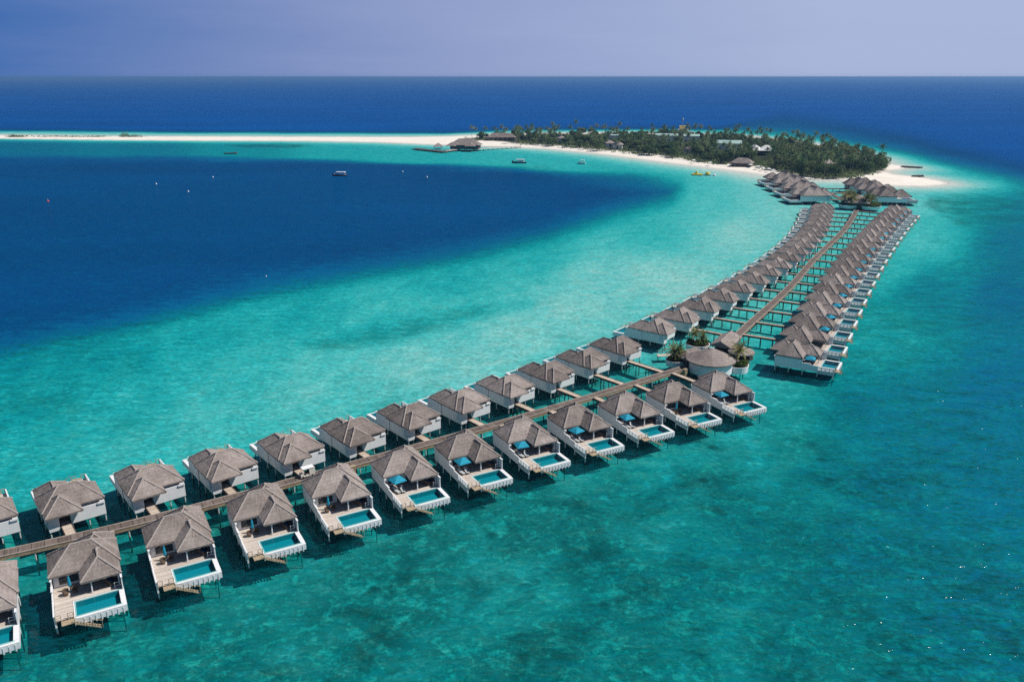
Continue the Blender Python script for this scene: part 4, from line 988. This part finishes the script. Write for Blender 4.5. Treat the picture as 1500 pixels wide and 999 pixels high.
shed('pale green roofed building in the trees left of the radio mast', 976, 207, 26, 15, 7, R(-8))
shed('pale green roofed building in the trees right of the radio mast', 1012, 208, 18, 14, 7, R(-8))
shed('small pale green roofed building at the left of the island wood', 903, 206, 20, 12, 6.3, R(-5))
for i, (px, py, s) in enumerate([(866, 203, 12), (893, 216, 9), (940, 213, 10), (968, 222, 9), (1010, 226, 10), (1233, 240, 9), (1212, 248, 8), (1268, 246, 8), (820, 209, 10), (905, 219, 9)]):
    house('bungalow', f'small thatched bungalow roof showing through the island trees, {ORD[i]} by build'.replace(f', {ORD[i]} by build', ''), px, py, s, s * .8, 4.5 if i < 5 else 5, .7, 'thatch' if i % 3 else 'ridge', random.uniform(-.5, .5), 1.5, group='bungalows in the island wood', cat='bungalow')
# white sail roof
q = G(1113, 228, 1.3); r = empty('tent_pavilion', q, R(-15)); m = MB(); nx = 16
pk = []
for i in range(nx + 1):
    t = i / nx; x = -11 + 22 * t; z = 7.5 + 2.6 * abs(math.sin(PI * t * 2)); pk.append((x, z))
for (x0, z0), (x1, z1) in zip(pk[:-1], pk[1:]):
    m.quad((x0, -7, 5.2), (x1, -7, 5.2), (x1, 0, z1), (x0, 0, z0)); m.quad((x0, 0, z0), (x1, 0, z1), (x1, 7, 5.2), (x0, 7, 5.2))
m.build('canopy', M['white_cloth'], r)
for x in (-10, -5.5, 0, 5.5, 10): t = MB(); t.bar((x, 0, -.2), (x, 0, 9), .15, 6); t.build('mast', M['metal'], r)
tag(r, 'white tented roof with peaks rising from the island trees', 'tent')
# radio mast
q = G(998.5, 207, 1.3); r = empty('radio_mast', q); m = MB()
for a in (0, 2.1, 4.2): m.bar((1.0 * math.cos(a), 1.0 * math.sin(a), 0), (.35 * math.cos(a), .35 * math.sin(a), 25), .16, 5)
for k in range(12): m.bar((.9 - .05 * k, 0, 2 * k + 1), (-.45 + .02 * k, .7 - .04 * k, 2 * k + 2.5), .09, 4)
m.build('tower', M['metal'], r); m = MB(); m.lathe([(0, 24.6), (.9, 24.8), (.9, 26.6), (0, 26.8)], 10); m.build('beacon', M['white_hull'], r)
tag(r, 'thin grey radio mast with a white top above the island trees', 'mast')

# trees: front edge first, the rest through the wood; a few places keep clear for the roofs
CLEAR = [(1067, 219, 19, 9), (976, 207, 16, 5), (1012, 208, 12, 5), (1113, 230, 14, 10), (1087, 246, 14, 6), (734, 209, 22, 6), (1233, 244, 7, 5), (968, 226, 5, 4), (1212, 251, 5, 4), (893, 219, 5, 4), (905, 222, 5, 3), (866, 206, 5, 4)]
def clear(px, py): return any(abs(px - a) < w_ and -2 < py - b < h for a, b, w_, h in CLEAR)
wp = [(p[0], p[1]) for p in WOOD_PX]; wx = [p[0] for p in wp]; wy = [p[1] for p in wp]
def scatter(n, seed, margin=0.8):
    r = random.Random(seed); out_ = []; tries = 0
    while len(out_) < n and tries < 60000:
        tries += 1; px = r.uniform(674, 1295); py = r.uniform(197, 263)
        a = np.array([px]); b = np.array([py])
        if not in_poly(a, b, wp)[0] or clear(px, py): continue
        if sdist(a, b, wp)[0] < margin: continue
        g = G(px, py, 1.4)
        if any((g.x - o.x) ** 2 + (g.y - o.y) ** 2 < 16 for o in out_): continue
        out_.append(g)
    return out_
random.seed(5)
for k, g in enumerate(scatter(262, 21)):
    right = (g.x - 150) / 250
    plant('palm_tree', PALMS[random.randrange(4)], g, random.uniform(.95, 1.25), 'dark green coconut palm standing among the island trees', 'palm tree', 'coconut palms of the island wood')
for k, g in enumerate([q for q in scatter(150, 31) if q.x < 60][:28]):
    plant('palm_tree', PALMS[random.randrange(4)], g, random.uniform(.9, 1.15), 'dark green coconut palm standing among the island trees', 'palm tree', 'coconut palms of the island wood')
for k, g in enumerate(scatter(290, 22)):
    plant('broadleaf_tree', TREES[random.randrange(4)], g, random.uniform(.8, 1.25), 'rounded dark green broadleaf tree among the island trees', 'tree', 'broadleaf trees of the island wood')
# a shrubby belt along the front edge, each clump its own
for (px, py, s, lab) in [(1291, 243, 1.15, 'leaning palm standing alone at the right tip of the island'), (1193, 219, 1.2, 'lone tall palm sticking up at the back of the island'), (1182, 219, 1.0, 'shorter palm left of the lone tall palm at the back')]:
    plant('palm_tree', PALMS[3], G(px, py, 1.3), s, lab, 'palm tree')
# undergrowth as one mass
r = np.random.default_rng(77); m = MB(); cnt = 0
while cnt < 2600:
    px = r.uniform(674, 1296); py = r.uniform(197, 263)
    if not in_poly(np.array([px]), np.array([py]), wp)[0] or (clear(px, py)): continue
    g = G(px, py, 1.3); cnt += 1; rad = r.uniform(1.5, 4.0)
    for k in range(22):
        v = r.normal(size=3); v /= np.linalg.norm(v); v[2] = abs(v[2]); c = g + Vector((v[0] * rad * 1.5, v[1] * rad * 1.5, v[2] * rad)); n_ = (Vector(v) + Vector(r.normal(size=3)) * .5).normalized(); u = n_.orthogonal().normalized(); w_ = n_.cross(u); s = r.uniform(.4, .9)
        m.add([c - u * s, c + w_ * s * .7, c + u * s, c - w_ * s * .7], [(0, 1, 2, 3)])
tag(m.build('undergrowth', M['tree_leaf']), kind='stuff')
# low scrub on the sand spit
r = np.random.default_rng(78)
for i, (px, wdt, hh) in enumerate([(30, 12, 1.6), (72, 30, 1.2), (105, 26, 1.0), (140, 20, 1.0), (183, 8, 4.5), (196, 14, 1.8), (20, 8, 2.2)]):
    q = G(px, 201.0, 0.5); m = MB()
    for k in range(300):
        c = Vector((r.normal() * wdt * .4, r.normal() * 4, abs(r.normal()) * hh * .6)); n_ = Vector(r.normal(size=3)).normalized(); u = n_.orthogonal().normalized(); w_ = n_.cross(u); s = r.uniform(.4, .9)
        m.add([c - u * s, c + w_ * s * .7, c + u * s, c - w_ * s * .7], [(0, 1, 2, 3)])
    o = m.build('scrub', M['tree_leaf']); o.location = q; tag(o, ['low scrub patch on the spit, second from the left edge', 'widest low scrub patch on the left part of the sand spit', 'flat scrub right of the widest scrub patch on the spit', 'flat scrub left of the tall bush on the sand spit', 'tall bush standing up on the sand spit', 'scrub patch just right of the tall bush on the spit', 'scrub patch on the spit nearest the left edge'][i], 'scrub', 'scrub on the sand spit')

# pontoon, restaurant jetty, breakwaters
def straight(kind, label, a, b, wd, z, gap, mat='dark_beam', cat='pier'):
    A, Bp = G(*a, z), G(*b, z); d = Bp - A; L = Vector((d.x, d.y)).length; r = empty(kind, (A.x, A.y, 0), math.atan2(d.y, d.x))
    MB().box(0, L, -wd / 2, wd / 2, z - .5, z).build('deck', M[mat], r)
    n = int(L / gap)
    for i in range(n + 1): t = MB(); x = i * L / n; t.bar((x, 0, -5), (x, 0, z - .5), .35, 6); t.build('pile', M['dark_pile'], r)
    m = MB()
    for i in range(n + 1): x = i * L / n; m.bar((x, wd / 2 - .2, z), (x, wd / 2 - .2, z + 1.1), .12, 4)
    m.plank((0, wd / 2 - .2, z + 1.1), (L, wd / 2 - .2, z + 1.1), .15, .12); m.build('railing', M['rail'], r)
    return tag(r, label, cat)
straight('pontoon', 'long dark pontoon left of the stilted restaurant', (607, 217.5), (652, 222.3), 8, 1.2, 12, cat='pontoon')
straight('footbridge', 'footbridge between the dark pontoon and the stilted restaurant', (652, 221), (672, 218.5), 4, 1.8, 6, 'deck', 'footbridge')
straight('footbridge', 'long footbridge from the stilted restaurant to the beach', (694, 218.8), (762, 214.2), 4, 2.0, 6, 'deck', 'footbridge')
q = G(642, 219, 1.5); r = empty('arrival_kiosk', q); m = MB(); hip(m, -5, 5, -4, 4, 3.2, .8); m.build('roof', M['thatch'], r)
for x in (-4, 4):
    for y in (-3, 3): t = MB(); t.bar((x, y, -.3), (x, y, 3.2), .2, 6); t.build('post', M['white'], r)
MB().box(-3, 3, -2, 2, -.3, 1.1).build('counter', M['white'], r); tag(r, 'small thatched kiosk with white base on the dark pontoon', 'kiosk')
def breakwater(label, px, py, L, wd, rz, seed):
    r = np.random.default_rng(seed); m = MB(); q = G(px, py, 0)
    for k in range(90):
        x = r.uniform(-L / 2, L / 2); y = r.normal() * wd * .22; s = r.uniform(.5, 1.3); z = .9 * (1 - abs(y) / wd) - .2
        pr = [(0.02, -s * .6), (s * .75, -s * .35), (s, .0), (s * .7, s * .45), (0.02, s * .6)]
        k0 = len(m.v); m.lathe(pr, 6, x, y)
        for i in range(k0, len(m.v)): a, b, c = m.v[i]; m.v[i] = (a + r.normal() * .12, b + r.normal() * .12, c + z + r.normal() * .1)
    o = m.build('rock_breakwater', M['rock']); o.location = q; o.rotation_euler = (0, 0, rz); tag(o, label, 'breakwater', 'rock breakwaters off the sand point')
breakwater('dark rock breakwater off the sand point, the farther one', 1335, 246, 16, 6, R(-32), 5)
breakwater('dark rock breakwater beside the sand point, the nearer one', 1344, 259.2, 11, 5, R(25), 6)

# beach umbrellas and loungers by the landing
def beach_umbrella(): 
    r = empty('beach_umbrella'); MB().bar((0, 0, 0), (0, 0, 2.6), .07, 5).build('pole', M['rail'], r); MB().lathe([(0.02, 3.0), (1.9, 2.3), (1.88, 2.15)], 8).build('canopy', M['white_cloth'], r); return r
BU = snapshot(beach_umbrella()); first = True
for i, (px, py) in enumerate([(1099, 245.5), (1109, 248), (1117, 250), (1126, 251.5), (1132, 253.5), (1016, 238.5), (1040, 242)]):
    o = BU[0] if i == 0 else copy_tree(BU); o.location = G(px, py, 1.2)
    tag(o, f'white beach umbrella on the island beach, {ORD[i]} right of the beach bar' if i < 5 else ('white umbrella alone on the beach left of the beach bar, the farther' if i == 5 else 'white umbrella on the beach left of the bar, the nearer'), 'umbrella', 'umbrellas on the island beach')

# ------------------------------------------------------------------ boats and buoys
def boat(kind, label, px, py, L, Wd, hullmat, roofmat, rz, canopy=True, cabin=False):
    q = G(px, py, 0); r = empty(kind, q, rz); m = MB(); ns = 14; rings = []
    for i in range(ns + 1):
        t = i / ns; x = -L / 2 + L * t; hb = Wd / 2 * (math.sin(PI * min(1, .22 + .62 * t)) ** .8 if t < .6 else math.cos((t - .6) / .4 * PI / 2) ** .7 * .95) + .02; sh = 1.0 + 1.2 * max(0, t - .55) ** 2 * 5
        rings.append([(x, -hb, sh), (x, -hb * .8, .1), (x, 0, -.5), (x, hb * .8, .1), (x, hb, sh)])
    vs = [p for g in rings for p in g]; fs = [(i * 5 + k, i * 5 + k + 1, (i + 1) * 5 + k + 1, (i + 1) * 5 + k) for i in range(ns) for k in range(4)]
    fs += [(0, 1, 2, 3, 4)]; m.add(vs, fs); m.build('hull', M[hullmat], r, False)
    dk = MB(); vs = [(g[0][0], g[0][1] * .96, .75) for g in rings] + [(g[4][0], g[4][1] * .96, .75) for g in rings]; n = ns + 1
    dk.add(vs, [(i, i + 1, n + i + 1, n + i) for i in range(ns)]); dk.build('deck', M['deck'], r)
    if canopy:
        c = MB(); c.box(-L * .36, L * .22, -Wd * .5, Wd * .5, 2.75, 3.25); c.build('canopy', M[roofmat], r)
        for x in (-L * .33, -L * .1, L * .18):
            for y in (-Wd * .4, Wd * .4): t = MB(); t.bar((x, y, .7), (x, y, 2.75), .07, 5); t.build('canopy_post', M['white_hull'], r)
    if cabin: c = MB(); c.box(-L * .3, L * .1, -Wd * .36, Wd * .36, .753, 2.3); c.build('cabin', M['white_hull'], r); c = MB(); c.box(-L * .28, L * .08, -Wd * .36 - .03, -Wd * .36 - .003, 1.4, 2.0); c.build('window', M['glass'], r)
    st = MB(); st.box(L * .30, L * .42, -Wd * .2, Wd * .2, .76, 1.5); st.build('bow_locker', M['white_hull'], r)
    return tag(r, label, 'boat', 'boats in the lagoon')
boat('passenger_boat', 'white roofed boat anchored alone on the deep blue lagoon', 498, 258, 12.5, 4.0, 'navy_hull', 'white_hull', R(172))
boat('passenger_boat', 'white roofed dark boat in the turquoise water off the left island beach', 760.5, 239, 13.5, 4.2, 'navy_hull', 'white_hull', R(176), True, True)
boat('speedboat', 'small white speedboat off the middle of the island beach', 852, 240, 7, 2.8, 'white_hull', 'white_hull', R(160), True)
boat('dhoni', 'narrow dark wooden boat near the sand spit', 338, 225.5, 13, 3.2, 'wood_hull', 'rail', R(4), False)
# large white vessel moored behind the island
q = G(1003, 196, 0); r = empty('ferry', q, R(-20)); m = MB(); L = 24
m.add([(-L / 2, -3.5, 0), (L * .3, -3.5, 0), (L / 2, 0, 0), (L * .3, 3.5, 0), (-L / 2, 3.5, 0), (-L / 2, -3.8, 2.8), (L * .32, -3.8, 2.8), (L / 2 + 1.2, 0, 3.4), (L * .32, 3.8, 2.8), (-L / 2, 3.8, 2.8)], [(0, 1, 6, 5), (1, 2, 7, 6), (2, 3, 8, 7), (3, 4, 9, 8), (4, 0, 5, 9), (5, 6, 7, 8, 9)]); m.build('hull', M['white_hull'], r)
m = MB(); m.box(-L * .4, L * .2, -3, 3, 2.9, 6); m.build('cabin', M['white_hull'], r); m = MB(); m.box(-L * .3, 0, -2.5, 2.5, 6.003, 10); m.box(-L * .34, L * .05, -3, 3, 10.003, 10.5); m.build('upper_deck', M['yellow'], r)
m = MB(); m.box(-L * .38, L * .18, -3.05, -3.003, 4, 5.2); m.build('window', M['glass'], r)
tag(r, 'white and yellow ferry moored behind the island beside the radio mast', 'ferry', 'boats in the lagoon')
# inflatable water park
q = G(1030, 257, 0); r = empty('inflatable_playground', q, R(-22))
m = MB()
for p in ((-4.5, -2.2), (-4.5, 2.2)): m.bar((p[0] - 4, p[1], .4), (p[0] + 4, p[1], .4), .8, 8)
m.bar((-8.2, -2.2, .4), (-8.2, 2.2, .4), .8, 8); m.build('float_ring', M['yellow'], r)
m = MB(); m.add([(-8, -1.5, .9), (-8, 1.5, .9), (-5, 1.5, 3.2), (-5, -1.5, 3.2), (-4, -1.5, .6), (-4, 1.5, .6)], [(0, 1, 2, 3), (3, 2, 5, 4), (0, 3, 4), (1, 5, 2), (0, 4, 5, 1)]); m.build('slide', M['yellow'], r)
m = MB(); m.bar((-.6, 0, .35), (6.5, 0, .35), .7, 8); m.bar((-.6, 1.6, .35), (6.5, 1.6, .35), .7, 8); m.build('catwalk', M['sky_vinyl'], r)
m = MB(); m.lathe([(.05, 2.9), (1.6, 2.3), (2.1, 1.2), (1.9, .3)], 12, 3.5, .8); m.build('dome', M['yellow'], r)
m = MB(); m.lathe([(.05, 1.4), (1.2, .9), (1.4, .1)], 10, 8.8, .5); m.build('trampoline', M['white_cloth'], r)
tag(r, 'yellow and pale blue inflatable playground floating off the beach', 'inflatable')
def buoy(label, px, py, s, mat):
    q = G(px, py, 0); r = empty('buoy', q); r.scale = (s, s, s); m = MB(); m.lathe([(.02, -.5), (.45, -.35), (.6, 0), (.45, .4), (.2, .6), (.18, .75), (.02, .78)], 12); m.build('float', M[mat], r, True)
    m = MB(); m.bar((0, 0, .75), (0, 0, 1.1), .05, 5); m.bar((0, 0, 1.1), (0, 0, 1.25), .12, 6); m.build('top_mark', M['white_hull'], r); return tag(r, label, 'buoy', 'mooring buoys on the deep lagoon')
buoy('dark red buoy on the deep lagoon near the left edge', 70.5, 295.5, 1.3, 'red')
for lab, px, py, s in [('white buoy on the deep lagoon, second from the left', 229, 270, 1.0), ('white buoy on the deep lagoon, third from the left', 276, 281, 1.0), ('white buoy between the white roofed boat and the spit', 312, 260, 1.0),
                       ('white buoy below the dark pontoon, the nearer one', 625.5, 260, 1.1), ('white buoy below the dark pontoon, the farther one', 590, 252, 1.0), ('white buoy nearest to us on the deep lagoon', 390, 405, .45)]:
    buoy(lab, px, py, s, 'white_hull')

# ------------------------------------------------------------------ the air
def haze():
    g = N('haze'); g.t.nodes.remove(g.o); g.o = g.n('OutputMaterial')
    v = g.n('VolumePrincipled'); v.inputs['Color'].default_value = (0.22, 0.46, 0.85, 1); v.inputs['Density'].default_value = 0.0001; v.inputs['Anisotropy'].default_value = 0.2
    g.t.links.new(v.outputs[0], g.o.inputs['Volume'])
    o = MB().box(-61000, 61000, -61000, 61000, -32, 78).build('haze', g.m); tag(o, kind='stuff')
haze()
